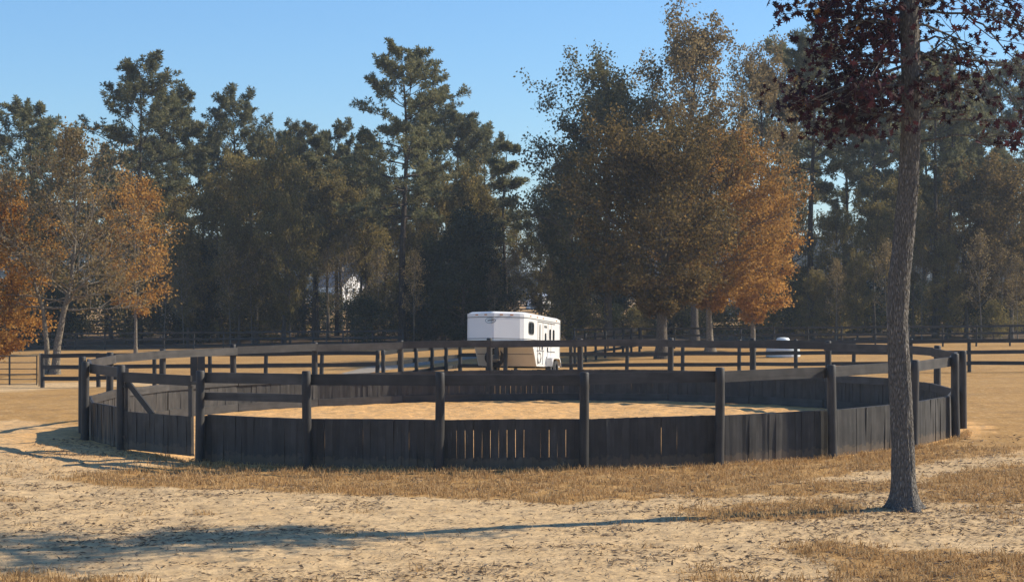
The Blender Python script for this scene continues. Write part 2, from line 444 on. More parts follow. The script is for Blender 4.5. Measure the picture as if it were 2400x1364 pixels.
# ------------------------------------------------------------------ the ground
def lines(a):
    out = []
    for lo, hi, st in a: out.append(np.arange(lo, hi, st))
    return np.unique(np.round(np.concatenate(out), 4))
def build_ground():
    xs = lines([(-1800, -600, 300), (-600, -60, 60), (-60, -13, 2.5), (-13, 13, .085), (13, 60, 2.5), (60, 600, 60), (600, 2100, 300)])
    ys = lines([(-400, 0, 60), (0, 17, 2), (17, 33, .085), (33, 56, .16), (56, 120, 1.2), (120, 400, 14), (400, 1200, 100), (1200, 3300, 300)])
    X, Y = np.meshgrid(xs, ys)
    x, y = X.ravel(), Y.ravel()
    z = ground_z(x, y)
    z = np.where(np.abs(x) > 60, SLOPE * 60 * np.sign(x), z)
    nx, ny = len(xs), len(ys)
    i = np.arange(ny - 1)[:, None] * nx; j = np.arange(nx - 1)[None, :]
    q = np.stack([i + j, i + j + 1, i + nx + j + 1, i + nx + j], -1).reshape(-1, 4)
    r = np.hypot(x - PEN[0], y - PEN[1])
    g = grass_mask(x, y)
    och = np.clip(.15 + .85 * (1 - sstep(PEN_R - .5, PEN_R + 3.0, r + (fbm(x * .7, y * .7, 4) - .5) * 3)) + .35 * sstep(33, 40, y), 0, 1)
    och = och * (1 - .6 * sstep(-.5, .5, poly_sd(x, y, SAND_LANE)))
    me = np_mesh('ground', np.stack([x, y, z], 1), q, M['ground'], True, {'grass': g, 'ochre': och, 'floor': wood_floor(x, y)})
    o = link('ground', me); o['kind'] = 'structure'
build_ground()

def strip(name, pts, mat, dz):
    v = [(x, y, SLOPE * x + dz) for x, y in pts]
    mb = MB(); mb.add(v, p=[list(range(len(v)))])
    o = mb.build(name, mat); o['kind'] = 'structure'; return o
strip('driveway', W((800, 876), (856, 862), (960, 848), (1060, 838), (1150, 828), (1150, 836), (1060, 848), (960, 861), (880, 872), (840, 882)), M['asphalt'], .006)

# ------------------------------------------------------------------ round pen
rng = np.random.default_rng(11)
ANG = [202.5, 217, 232.6, 246.8, 261.3, 276, 290.5, 305.1, 320.3, 335, 350.3, 5.8, 20.4, 35, 49.9, 64.6, 80, 95, 109.9, 125, 140.5, 156.2, 172.1, 187.3]
def pen_pt(a, r):
    return PEN[0] + r * math.cos(R(a)), PEN[1] + r * math.sin(R(a))
def pz(x): return SLOPE * x          # nominal ground under the pen
def post_mesh(name, h, r, mat, seed, sides=14):
    g = np.random.default_rng(seed)
    n = 9; t = np.linspace(0, 1, n)
    ph = g.random(3) * 6
    pts = np.stack([.012 * np.sin(3 * t + ph[0]), .012 * np.sin(2.5 * t + ph[1]), -.25 + t * (h + .25 - .02)], 1)
    pts = np.vstack([pts, pts[-1] + [0, 0, .02]])
    rad = np.append(r * (1.04 - .10 * t), r * .80)
    return MB().tube(pts, rad, sides).mesh(name, mat, True)
def board_mesh(name, L, h, t, mat, seed, n=7, warp=.008):
    """a sawn board along X, centred"""
    g = np.random.default_rng(seed); ph = g.random(4) * 6
    s = np.linspace(-.5, .5, n)
    cy = warp * np.sin(4 * s + ph[0]); cz = warp * .8 * np.sin(3 * s + ph[1]); tw = .02 * np.sin(2 * s + ph[2])
    V = []
    for k in range(n):
        for a, b in ((-1, -1), (1, -1), (1, 1), (-1, 1)):
            yy = a * t / 2; zz = b * h / 2 * (1 + .012 * math.sin(9 * s[k] + ph[3]))
            V.append((s[k] * L, cy[k] + yy - zz * tw[k], cz[k] + zz + yy * tw[k]))
    q = [[4 * k + i, 4 * k + (i + 1) % 4, 4 * k + 4 + (i + 1) % 4, 4 * k + 4 + i] for k in range(n - 1) for i in range(4)]
    q += [[0, 3, 2, 1], [4 * n - 4, 4 * n - 3, 4 * n - 2, 4 * n - 1]]
    mb = MB(); mb.add(V, q=q)
    return mb.mesh(name, mat)
def plank_mesh(name, w, h, t, mat, seed):
    """an upright board standing on z = 0, thin in Y, slightly cupped and bowed"""
    g = np.random.default_rng(seed); ph = g.random(4) * 6
    n = 5; V = []; cup = (g.random() - .5) * .016
    for k in range(n):
        u = k / (n - 1); bow = .007 * math.sin(3 * u + ph[0]); ww = w * (1 + .02 * math.sin(5 * u + ph[1]))
        topcut = (g.random() - .5) * .014 if k == n - 1 else 0
        for yy in (-t / 2, t / 2):
            for sx in (-.5, 0, .5):
                V.append((sx * ww, yy + bow + (cup if sx == 0 else 0), u * h + topcut * sx * 2))
    q = []
    for k in range(n - 1):
        a, b = 6 * k, 6 * k + 6
        for i in (0, 1): q += [[a + i, a + i + 1, b + i + 1, b + i], [a + 3 + i + 1, a + 3 + i, b + 3 + i, b + 3 + i + 1]]
        q += [[a + 3, a, b, b + 3], [a + 2, a + 5, b + 5, b + 2]]
    q += [[3, 4, 1, 0], [4, 5, 2, 1]]
    e = 6 * (n - 1); q += [[e, e + 1, e + 4, e + 3], [e + 1, e + 2, e + 5, e + 4]]
    mb = MB(); mb.add(V, q=q)
    return mb.mesh(name, mat)

pen = empty('round_pen', (PEN[0], PEN[1], pz(PEN[0])))
tag(pen, 'large round horse pen of black stained posts, rails and upright planks', 'pen')
def pen_child(name, me, x, y, z, rz=0, ry=0, scale=None, rx=0):
    o = link(name, me, pen, (x - PEN[0], y - PEN[1], z - pz(PEN[0])), (rx, ry, rz), scale)
    return o
POSTM = [post_mesh('post', 1.78, .088, M['post_wood'], s) for s in range(5)]
PW = .1535
PLANKM = [plank_mesh('plank', PW, .90, .022, M['black_wood'], s) for s in range(8)]
WPLANKM = [plank_mesh('plank', PW, .90, .022, M['worn_wood'], s + 30) for s in range(3)]
RAIL_L = 2.66
RAILM = [board_mesh('rail', 1.0, .20, .04, M['black_rail'], s, warp=.0) for s in range(2)]
post_xy = []
for i, a in enumerate(ANG):
    x, y = pen_pt(a, PEN_R + .105)
    post_xy.append((x, y))
    o = pen_child('post', POSTM[i % 5], x, y, pz(x) - .02, rz=R(a * 7), scale=(1, 1, 1 + .03 * (.5 + .5 * math.sin(R(a))) + .012 * math.sin(i * 2.3)))
    o.rotation_euler[0] = R(.5 * math.sin(i * 1.7)); o.rotation_euler[1] = R(.5 * math.cos(i * 2.9))
GATE_SEG = 1
GAPS = {4: .0034, 16: .0046, 5: .001, 17: .001, 15: .001}
rest = MB(); n_single = 0
for i in range(24):
    a0, a1 = ANG[i], ANG[(i + 1) % 24]
    def seg(r):
        p = np.array(pen_pt(a0, r)); q = np.array(pen_pt(a1, r)); return p, q
    if i == GATE_SEG: continue
    p, q = seg(PEN_R - .012)
    d = q - p; L = float(np.hypot(*d)); d /= L; ang = math.atan2(d[1], d[0])
    nin = np.array([-d[1], d[0]])                   # towards the centre (posts run anticlockwise)
    slope = math.atan2(pz(q[0]) - pz(p[0]), L)
    c = (p + q) / 2
    def board(name, zc, h, t, off, mat, ext=.03, seed=0):
        cc = c + nin * off
        me = board_mesh(name, L + ext, h, t, mat, 100 + i * 7 + seed)
        return pen_child(name, me, cc[0], cc[1], pz(cc[0]) + zc, rz=ang, ry=-slope)
    zt = 1.605 + .012 * math.sin(i * 3.1) + .055 * (.5 + .5 * math.sin(R((a0 + ((a1 - a0) % 360) / 2))))
    board('top_rail', zt, .20, .042, .012, M['black_rail'])
    board('wall_rail', .80, .19, .036, .064, M['black_rail'], ext=-.04, seed=1)
    if i not in (0,): board('kick_board', .105, .21, .036, .064, M['black_rail'], ext=-.04, seed=2)
    if i == 2: board('middle_rail', 1.255, .15, .04, .012, M['black_rail'], seed=3)
    single = i in (0, 2, 3, 4, 5, 6, 7, 8) or 13 <= i <= 21
    npl = 17; gap = GAPS.get(i, 0)
    pitch = L / npl
    for k in range(-1 if i == 2 else 0, npl + (1 if i == 0 else 0)):
        s = (k + .5) * pitch
        xy = p + d * s + nin * (.026 + .010 * (rng.random() - .5))
        w = (pitch - (gap * (.5 + .9 * rng.random()) if rng.random() < .7 else 0) - .0003) if gap else (pitch + .001 if rng.random() < .93 else pitch - .006)
        sc = (w / PW, 1, 1 + .012 * (rng.random() - .5))
        zz = pz(xy[0]) + (-.015 if i not in GAPS else .0) + .01 * (rng.random() - .5)
        rz = ang + R(4.2) * (rng.random() - .5) * 2
        tilt = R(.35) * (rng.random() - .5) * 2
        mset = WPLANKM if i == 0 else PLANKM
        me = mset[int(rng.integers(len(mset)))]
        if single:
            o = pen_child('plank', me, xy[0], xy[1], zz, rz=rz, ry=tilt, scale=sc); n_single += 1
        else:
            vv = np.empty(len(me.vertices) * 3); me.vertices.foreach_get('co', vv); vv = vv.reshape(-1, 3) * np.array(sc)
            ca, sa = math.cos(rz), math.sin(rz)
            vv = np.stack([vv[:, 0] * ca - vv[:, 1] * sa + xy[0] - PEN[0], vv[:, 0] * sa + vv[:, 1] * ca + xy[1] - PEN[1], vv[:, 2] + zz - pz(PEN[0])], 1)
            rest.add(vv, q=[list(pl.vertices) for pl in me.polygons])
o = rest.build('planking', M['black_wood'], pen); o['kind'] = 'stuff'

# gate of the pen
p = np.array(post_xy[1]); q = np.array(post_xy[2])
d = q - p; L = float(np.hypot(*d)); d /= L; ang = math.atan2(d[1], d[0])
GL = L - .09 - .30
g0 = p + d * .10
gate = empty('wooden_gate', (g0[0], g0[1], pz(g0[0])), (0, math.atan2(-(pz(q[0]) - pz(p[0])), L), ang))
tag(gate, 'black wooden gate with diagonal brace in the round pen wall', 'gate')
def gboard(name, x0, z0, x1, z1, h, t, y, seed, mat='black_rail'):
    LL = math.hypot(x1 - x0, z1 - z0)
    me = board_mesh(name, LL, h, t, M[mat], 500 + seed, warp=.003)
    return link(name, me, gate, ((x0 + x1) / 2, y, (z0 + z1) / 2), (0, -math.atan2(z1 - z0, x1 - x0), 0))
gboard('top_rail', 0, 1.545, GL, 1.545, .20, .04, .0, 1)
gboard('stile', .06, .10, .06, 1.45, .11, .038, .041, 2)
gboard('stile', GL - .07, .10, GL - .07, 1.45, .13, .038, .041, 3)
gboard('brace', .10, 1.44, .98, .82, .13, .036, .041, 4, 'fence_wood')
gboard('wall_rail', .12, .76, GL - .14, .76, .15, .036, .0402, 5)
gboard('wall_rail', .12, .20, GL - .14, .20, .15, .036, .0402, 6)
npl = 15; pitch = GL / npl
for k in range(npl):
    me = PLANKM[int(rng.integers(8))]
    link('plank', me, gate, ((k + .5) * pitch, .004 + .005 * (rng.random() - .5), .10 + .006 * rng.random()), (0, 0, R(1.5) * (rng.random() - .5)), ((pitch - .003) / PW, 1, .84))
for z in (.35, 1.35):
    MB().box((-.03, -.028, z), (.26, .008, .05)).tube([(-.05, -.03, z - .05), (-.05, -.03, z + .05)], .014, 8).build('hinge', M['iron'], gate)
MB().tube([(GL - .02, -.01, .14), (GL + .10, -.01, .14), (GL + .12, -.01, .10), (GL + .10, -.01, .06), (GL + .02, -.01, .05)], .011, 6).build('latch', M['iron'], gate)
MB().box((GL + .10, .0, 1.50), (.24, .03, .06)).build('latch', M['iron'], gate)

# ------------------------------------------------------------------ board fences
def board_fence(name, pts, spacing, rails, label, post_h, post_r=.055, rail_h=.14, square=False, face=-1, z0=None, rail_t=.03, group=None):
    """pts: corner points of one straight fence run"""
    (x0, y0), (x1, y1) = pts
    L = math.hypot(x1 - x0, y1 - y0); n = max(1, round(L / spacing))
    root = empty(name, (x0, y0, SLOPE * x0)); tag(root, label, 'fence', group)
    ang = math.atan2(y1 - y0, x1 - x0); st = L / n
    pm = [post_mesh('post', post_h, post_r, M['fence_wood'], 60 + s, 10) for s in range(3)]
    rm = [board_mesh('rail', st - .004, rail_h, rail_t, M['fence_wood'], 70 + s, 5, .01) for s in range(4)]
    ux, uy = math.cos(ang), math.sin(ang); nx, ny = -uy * face, ux * face
    g = np.random.default_rng(abs(hash(label)) % 1000 if False else len(label) * 7 + n)
    for k in range(n + 1):
        x, y = ux * st * k, uy * st * k
        zz = SLOPE * (x0 + x) - SLOPE * x0
        o = link('post', pm[k % 3], root, (x, y, zz), (R(1.6) * (g.random() - .5), R(1.6) * (g.random() - .5), k * 1.3))
        if k == n: break
        for j, rz in enumerate(rails):
            cx, cy = x + ux * st / 2 + nx * (post_r + rail_t / 2 - .008), y + uy * st / 2 + ny * (post_r + rail_t / 2 - .008)
            zz = SLOPE * (x0 + cx) - SLOPE * x0
            o = link('rail', rm[(k + j) % 4], root, (cx, cy, zz + rz + .012 * (g.random() - .5)), (0, -math.atan(SLOPE * ux) + R(.5) * (g.random() - .5), ang))
    return root
A0 = gp(99, 909); A1 = gp(885, 902)
fa = board_fence('board_fence', (A0, A1), (A1[0] - A0[0]) / 6, (.31, .70, 1.10), 'black three rail board fence beside the steel tube gate', 1.18, .075)
# two wide boards nailed upright on that fence
t_ = (465 - 99) / (885 - 99.); bx, by = A0[0] + (A1[0] - A0[0]) * t_, A0[1] + (A1[1] - A0[1]) * t_
for k in range(2):
    me = plank_mesh('upright_board', .245, 1.22, .03, M['fence_wood'], 90 + k)
    link('upright_board', me, fa, (bx - A0[0] - .13 + k * .255, by - A0[1] - .125, SLOPE * (bx - A0[0])))
LB = (-2.0, 68.0)
board_fence('board_fence', ((-4.45, 60.8), LB), 1.5, (.31, .70, 1.10), 'short black lane fence running back to the trailer', 1.2, .075, face=1)
B1 = gp(2395, 873)
board_fence('board_fence', (LB, (B1[0] + 2.4, B1[1])), 2.18, (.335, .75, 1.16), 'long black three rail board fence behind the trailer and round pen', 1.27, .075)
board_fence('board_fence', ((2.75, 77), (6.6, 91)), 2.0, (.35, .75, 1.15), 'black lane fence leading back to the big bronze oak', 1.25, .06, face=1)
board_fence('board_fence', ((-30.6, 102.4), (-6.3, 101.5)), 1.74, (.23, .58, .95), 'black board fence along the pine wood beyond the orange oaks', 1.02, .05, .11)
board_fence('board_fence', ((3.4, 95.5), (28.6, 94.5)), 1.75, (.30, .70, 1.08), 'black board fence along the wood behind the dome feeder', 1.16, .05, .12)
board_fence('board_fence', ((-48, 142), (4, 138)), 2.4, (.35, .75, 1.12), 'far black board fence seen through the wood under the tallest pine', 1.2, .06, .12)
board_fence('board_fence', ((15.5, 136), (44, 134)), 2.4, (.35, .75, 1.12), 'far black board fence seen through the trunks beyond the bronze oaks', 1.2, .06, .12)
board_fence('board_fence', ((-2, 232), (12, 232)), 2.8, (.4, .8, 1.2), 'distant paddock fence seen through the gap above the trailer', 1.3, .07, .13)

# ------------------------------------------------------------------ steel tube gate and its tan post
gx1, gy1 = gp(88, 906)
gz1 = SLOPE * gx1
tg = empty('tube_gate', (gx1, gy1, gz1)); tag(tg, 'dark steel tube farm gate closing onto the tan wooden post', 'gate')
TL = 3.6
for z in (.06, .24, .42, .61, .83, 1.06):
    MB().tube([(-TL, 0, z), (-.02, 0, z + .004)], .016, 8).build('bar', M['gate_steel'], tg, True)
for x in (-TL, -2.4, -.98, -.02):
    MB().box((x, -.02, .56), (.062 if x == -.98 else .04, .02, 1.04)).build('upright', M['gate_steel'], tg)
gpost = link('gate_post', post_mesh('gate_post', 1.16, .05, M['tan_wood'], 77, 12), None, (gx1 + .075, gy1 + .05, gz1))
tag(gpost, 'unstained tan wooden post between steel gate and black fence', 'post')

# ------------------------------------------------------------------ horse trailer
def build_trailer():
    root = empty('horse_trailer', (0, 0, 0)); tag(root, 'white gooseneck horse trailer parked behind the round pen', 'trailer')
    W2 = 1.06; ROOF = 2.26; UND = 1.24; LEN = 7.1; NECK = 1.75
    nose = [(-W2, .80), (-.98, .64), (-.86, .53), (-.06, .02), (0, 0), (.06, .02), (.86, .53), (.98, .64), (W2, .80)]
    plan = nose + [(W2, LEN), (-W2, LEN)]
    # shell: neck box, then full-height box with slanted front
    n = len(nose); V = []; q = []; pf = []
    zs = [UND, UND + .06, ROOF - .16, ROOF - .05, ROOF]; ins = [0, 0, 0, .03, .11]
    for z, e in zip(zs, ins):
        for (x, y) in plan:
            V.append((x - math.copysign(e, x) * (abs(x) > .2), y + (e if y < 3 else -e), z))
    m = len(plan)
    for k in range(len(zs) - 1):
        for i in range(m): q.append([k * m + i, k * m + (i + 1) % m, (k + 1) * m + (i + 1) % m, (k + 1) * m + i])
    pf = [list(range(m))[::-1], list(range((len(zs) - 1) * m, len(zs) * m))]
    mb = MB(); mb.add(V, q=q, p=pf); shell = mb.build('shell', M['trailer_white'], root)
    # lower body: side profile polygon extruded over the width
    prof = [(NECK, UND - .002), (NECK + .80, .42), (LEN - .002, .42), (LEN - .002, UND - .002)]
    mb = MB(); mb.prism(prof, -W2 + .004, W2 - .004, lambda u, v, h: (h, u, v)); mb.build('lower_body', M['trailer_white'], root)
    sl = math.atan2(.80, UND - .42)
    # the slanted front wall in beige
    mb = MB(); mb.add([(-W2 + .03, NECK - .012, UND - .01), (W2 - .03, NECK - .012, UND - .01), (W2 - .03, NECK + .788, .43), (-W2 + .03, NECK + .788, .43)], q=[[0, 1, 2, 3]])
    mb.build('front_wall', M['trailer_beige'], root)
    mb = MB(); mb.box((0, NECK + .385, .84), (2.0, .02, .03), Matrix.Rotation(-sl, 4, 'X')); mb.build('wall_seam', M['seam'], root)
    # trim bands
    def band(name, z, h, off, mat):
        P = [(x * (1 + off / W2), y - off * (1 if y < .8 else 0)) for x, y in nose] + [(W2 + off, LEN - .05)]
        P = [(-W2 - off, LEN - .05)] + P
        V = [(x, y, z - h / 2) for x, y in P] + [(x, y, z + h / 2) for x, y in P]; k = len(P)
        mb = MB(); mb.add(V, q=[[i, i + 1, k + i + 1, k + i] for i in range(k - 1)]); return mb.build(name, mat, root)
    band('roof_trim', ROOF - .19, .022, .008, M['seam']); band('belt_trim', UND + .10, .02, .008, M['seam'])
    band('roof_band', ROOF - .115, .11, .005, M['trailer_white'])
    band('lower_band', UND + .045, .05, .006, M['trim_alu'])
    # windows and doors on the sunlit side (x = +W2)
    def side(name, y0, y1, z0, z1, mat, proud=.01, par=root, rnd=0):
        yc, zc, hy, hz = (y0 + y1) / 2, (z0 + z1) / 2, (y1 - y0) / 2, (z1 - z0) / 2
        pts = []
        if rnd:
            for k in range(24):
                th = k * math.tau / 24; e = .45 if rnd < 2 else .9
                pts.append((yc + hy * math.copysign(abs(math.cos(th)) ** e, math.cos(th)), zc + hz * math.copysign(abs(math.sin(th)) ** (.3 if rnd == 2 else .45), math.sin(th))))
        else: pts = [(y0, z0), (y1, z0), (y1, z1), (y0, z1)]
        mb = MB(); mb.prism(pts, W2 - .01, W2 + proud, lambda u, v, h: (h, u, v)); return mb.build(name, mat, par)
    w = side('window', 1.0, 2.0, UND + .26, ROOF - .30, M['seam'], .012, rnd=1)
    side('pane', 1.05, 1.95, UND + .30, ROOF - .34, M['glass_dark'], .018, w, rnd=1)
    MB().box((W2 + .02, 1.50, (UND + ROOF) / 2 - .02), (.006, .03, .42)).build('mullion', M['seam'], w)
    door = side('door', 2.75, 3.55, .50, ROOF - .26, M['trailer_white'], .006)
    side('pane', 2.98, 3.12, UND - .28, ROOF - .34, M['glass_dark'], .016, door, rnd=2)
    side('handle', 3.40, 3.46, 1.02, 1.16, M['iron'], .04, door)
    door2 = side('door', 3.72, 4.55, .50, ROOF - .26, M['trailer_white'], .006)
    side('pane', 3.98, 4.28, UND - .06, ROOF - .62, M['glass_dark'], .016, door2, rnd=2)
    side('vent', 3.86, 4.40, ROOF - .44, ROOF - .36, M['seam'], .012, door2)
    side('handle', 4.44, 4.50, .95, 1.12, M['iron'], .04, door2)
    for y in (4.86, 5.55):
        side('window', y, y + .34, UND + .16, ROOF - .46, M['glass_dark'], .014, rnd=2)
    for y in (2.70, 3.62, 4.62, 5.22):
        side('seam', y, y + .016, .48, ROOF - .24, M['seam'], .008)
    side('drip_rail', 2.65, 5.95, ROOF - .262, ROOF - .238, M['seam'], .02)
    side('rub_rail', 2.55, 3.85, .96, .985, M['seam'], .014); side('rub_rail', 4.64, 6.0, .96, .985, M['seam'], .014)
    for y in (4.3, 4.95, 5.6): side('tie_ring', y, y + .06, .72, .78, M['iron'], .03)
    for y in (1.3, 2.5, 3.6, 6.2): side('marker_light', y, y + .12, ROOF - .13, ROOF - .09, M['amber'], .02)
    side('corner_post', LEN - .14, LEN - .10, .44, ROOF - .2, M['trim_alu'], .01)
    # front: markers, oval badge on the nose ridge
    for x, y in ((-.62, .38), (-.25, .14), (.28, .16), (.60, .37)):
        MB().box((x, y, ROOF - .105), (.11, .05, .035), Matrix.Rotation(math.copysign(.56, x), 4, 'Z')).build('marker_light', M['amber'], root)
    def oval(rx, rz, off, z, cx=-.08):
        k = 28; V = []
        for i in range(k):
            th = i * math.tau / k; x = cx + rx * math.cos(th)
            V.append((x, .62 * abs(x) - off, z + rz * math.sin(th)))
        V.append((cx, .62 * abs(cx) - off, z))
        V2 = [(x, y + .03, zz) for x, y, zz in V]
        mb = MB(); mb.add(V + V2, t=[[i, (i + 1) % k, k] for i in range(k)], q=[[i, (i + 1) % k, k + 1 + (i + 1) % k, k + 1 + i] for i in range(k)]); return mb
    bd = oval(.20, .105, .028, ROOF - .31).build('badge', M['badge'], root)
    oval(.17, .08, .034, ROOF - .31).build('badge_field', M['badge_light'], bd)
    # a low galloping sweep across the badge
    sw = [(-.21, -.01), (-.15, .02), (-.08, .035), (-.02, .02), (.05, .03), (.06, .012), (0, -.012), (-.07, .0), (-.13, -.02)]
    mb = MB(); mb.add([(x, .62 * abs(x) - .042, ROOF - .312 + z) for x, z in sw] + [(x, .62 * abs(x) - .036, ROOF - .312 + z) for x, z in sw], p=[list(range(9)), list(range(9, 18))]); mb.build('badge_mark', M['seam'], bd)
    # roof vents
    for y in (3.1, 3.9, 4.9):
        MB().lathe([(.16, ROOF - .02), (.15, ROOF + .06), (.06, ROOF + .09)], 14, (.35, y, 0)).build('roof_vent', M['trailer_white'], root)
    # landing leg, coupler, spare tyre, chain, cable
    MB().box((.18, NECK - .35, .72), (.13, .13, 1.10)).box((.18, NECK - .35, .10), (.08, .08, .55)).box((.18, NECK - .35, -.16), (.28, .28, .04)).build('landing_leg', M['iron'], root)
    MB().box((0, .75, UND - .25), (.12, .12, .5)).box((0, .75, UND - .53), (.20, .26, .14)).build('coupler', M['iron'], root)
    tyre = [(.19, -.10), (.30, -.11), (.345, -.06), (.345, .06), (.30, .11), (.19, .10)]
    def wheel(name, c, axis):
        w = MB(); w.lathe(tyre, 24, c, axis, False); o = w.build(name, M['rubber'], root, True)
        h = MB(); h.lathe([(.02, .06), (.10, .05), (.19, .02), (.20, -.09)], 20, c, axis); h.build('rim', M['hub'], o, True)
        return o
    sp = wheel('spare_wheel', (0, 0, 0), 'y'); sp.location = (-.36, NECK + .30, .70); sp.rotation_euler = (-.55, 0, math.pi)
    MB().tube([(-.20, NECK + .05, 1.1), (-.22, NECK + .10, .85), (-.19, NECK + .13, .62), (-.14, NECK + .13, .60), (-.12, NECK + .10, .85), (-.16, NECK + .05, 1.08)], .016, 6).build('chain', M['chain'], root)
    MB().tube([(W2 + .02, 2.62, .86), (W2 + .03, 2.60, .70), (W2 + .03, 2.72, .55), (W2 + .03, 3.05, .56), (W2 + .03, 3.2, .72), (W2 + .03, 3.1, .88), (W2 + .03, 2.85, .9)], .014, 6).build('power_cable', M['rubber'], root)
    # axles: wheels and the bright fender
    for y in (4.75, 5.58):
        for s in (-1, 1):
            w = wheel('wheel', (0, 0, 0), 'x'); w.location = (s * (W2 + .06), y, .345); w.rotation_euler = (0, 0, 0 if s > 0 else math.pi)
    for s in (-1, 1):
        arc = [(4.28, .45), (4.36, .62), (4.55, .76), (4.75, .79), (5.58, .79), (5.78, .76), (5.97, .62), (6.05, .45)]
        V = [(s * (W2 - .005), y, z) for y, z in arc] + [(s * (W2 + .24), y, z) for y, z in arc] + [(s * (W2 + .24), y, z - .07) for y, z in arc]
        k = len(arc); mb = MB(); mb.add(V, q=[[i, i + 1, k + i + 1, k + i] for i in range(k - 1)] + [[k + i, k + i + 1, 2 * k + i + 1, 2 * k + i] for i in range(k - 1)])
        mb.build('fender', M['trailer_white'], root)
        if s > 0:
            MB().box((W2 + .12, 4.22, .58), (.22, .03, .30)).build('gravel_guard', M['trim_alu'], root)
    MB().box((0, LEN - 1.5, .42), (1.5, 3.6, .10)).build('chassis', M['iron'], root)
    return root
trl = build_trailer()
TH = 12.0
PITCH = 2.9
nose_xy = wp(1152, 740, 60.0)
piv = 5.2
trl.rotation_euler = (R(-PITCH), 0, R(-TH))
ux, uy = math.sin(R(TH)), math.cos(R(TH))
gx, gy = nose_xy.x + ux * piv, nose_xy.y + uy * piv
trl.location = (nose_xy.x, nose_xy.y, SLOPE * gx + piv * math.sin(R(PITCH)) - .02)

# ------------------------------------------------------------------ pale dome feeder
fx, fy = gp(1835, 838)
fd = empty('livestock_feeder', (fx, fy, SLOPE * fx)); fd.scale = (1.06, 1.06, 1.1); tag(fd, 'pale blue-grey plastic dome feeder standing in the paddock', 'feeder')
MB().lathe([(.72, 0), (.76, .05), (.76, .26), (.70, .285)], 36).build('base', M['plastic'], fd, False)
MB().lathe([(.735, .285), (.74, .32), (.70, .42), (.62, .58), (.585, .615), (.50, .64)], 36).build('hood', M['plastic'], fd, True)
MB().lathe([(.30, .64), (.29, .76), (.24, .82), (.10, .84)], 28).build('lid', M['plastic'], fd, True)

# ------------------------------------------------------------------ trees
def skeleton(seed, H, r0, cb, rad, prof, nprim, nsec, a0, a1, wob=.02, droop=.0, fork=0, axis=None, sides=9, top=.97, sec_len=.34, flare=.5, whorl=0, flat=1.0):
    g = np.random.default_rng(seed); wood_ = MB()
    n = 16; t = np.linspace(0, 1, n)
    if axis is None:
        ph = g.random(4) * 6.3
        ax = np.stack([wob * H * (np.sin(2.2 * t * 3 + ph[0]) - math.sin(ph[0])) * t, wob * H * (np.sin(1.7 * t * 3 + ph[1]) - math.sin(ph[1])) * t, t * H * top], 1)
    else:
        ax = np.asarray(axis, float); tt = np.linspace(0, 1, len(ax)); ax = np.stack([np.interp(t, tt, ax[:, k]) for k in range(3)], 1)
    rr = r0 * (1 - .90 * t ** 1.1) + r0 * flare * np.exp(-t * H / .30)
    ax2 = np.vstack([ax[0] - [0, 0, .35], ax]); wood_.tube(ax2, np.append(rr[0] * 1.15, rr), sides)
    tips = []; dirs = []
    for i in range(nprim):
        tt = cb + ((.985 if prof else .87) - cb) * (i + g.random()) / nprim
        if whorl: tt = cb + (.985 - cb) * ((i // whorl) + .3 * g.random()) / (nprim / whorl)
        u = (tt - cb) / (1 - cb)
        p0 = np.array([np.interp(tt, t, ax[:, k]) for k in range(3)]); r1 = float(np.interp(tt, t, rr)) * (.30 + .25 * g.random())
        az = i * 2.39996 + g.random() * .8
        el = R(a0 + (a1 - a0) * u + (g.random() - .5) * 22)
        if prof is None:
            zc = H * (cb * .93 + 1.0) / 2; hz = H * (1.0 - cb * .93) / 2
            dv0 = np.array([math.cos(el) * math.cos(az), math.cos(el) * math.sin(az), math.sin(el)])
            cc_ = np.array([np.interp(zc / H, t, ax[:, 0]), np.interp(zc / H, t, ax[:, 1]), zc])
            o_ = (p0 - cc_) / [rad, rad, hz]; d_ = dv0 / [rad, rad, hz]
            A_ = d_ @ d_; B_ = o_ @ d_; C_ = o_ @ o_ - 1
            L = max(.5, (-B_ + math.sqrt(max(B_ * B_ - A_ * C_, 0))) / A_) * (.52 + .58 * g.random())
        else:
            L = rad * prof(u) * (.70 + .45 * g.random())
        m = 6; P = [p0]; e = el
        for k in range(m):
            e2 = e + (g.random() - .5) * .35 - droop * k / m + .05
            a2 = az + (g.random() - .5) * .45
            P.append(P[-1] + L / m * np.array([math.cos(e2) * math.cos(a2), math.cos(e2) * math.sin(a2), math.sin(e2)]))
        P = np.array(P); wood_.tube(P, np.linspace(max(r1, .012), .010, m + 1), 5, False)
        for s in range(nsec):
            f = .25 + .75 * (s + g.random()) / nsec
            b = np.array([np.interp(f, np.linspace(0, 1, m + 1), P[:, k]) for k in range(3)])
            dv = P[min(m, int(f * m) + 1)] - P[max(0, int(f * m) - 1)]; dv /= np.linalg.norm(dv) + 1e-9
            dv = dv * .7 + g.normal(size=3) * np.array([.55, .55, .55 * flat]) + np.array([0, 0, .18]); dv /= np.linalg.norm(dv) + 1e-9
            l2 = L * sec_len * (.55 + .7 * g.random()) * (1.15 - .45 * f)
            mid = b + dv * l2 * .55 + g.normal(size=3) * l2 * .08
            end = b + dv * l2 + np.array([0, 0, .06 * l2])
            wood_.tube([b, mid, end], [.4 * r1 * (1 - f) + .010, .009, .005], 4, False)
            tips += [mid, (mid + end) / 2, end]; dirs += [dv, dv, dv]
        tips.append(P[-1]); dirs.append(np.array([math.cos(el) * math.cos(az), math.cos(el) * math.sin(az), math.sin(el)]))
    return wood_, np.array(tips), np.array(dirs)
def unit(v): return v / (np.linalg.norm(v, axis=-1, keepdims=True) + 1e-9)
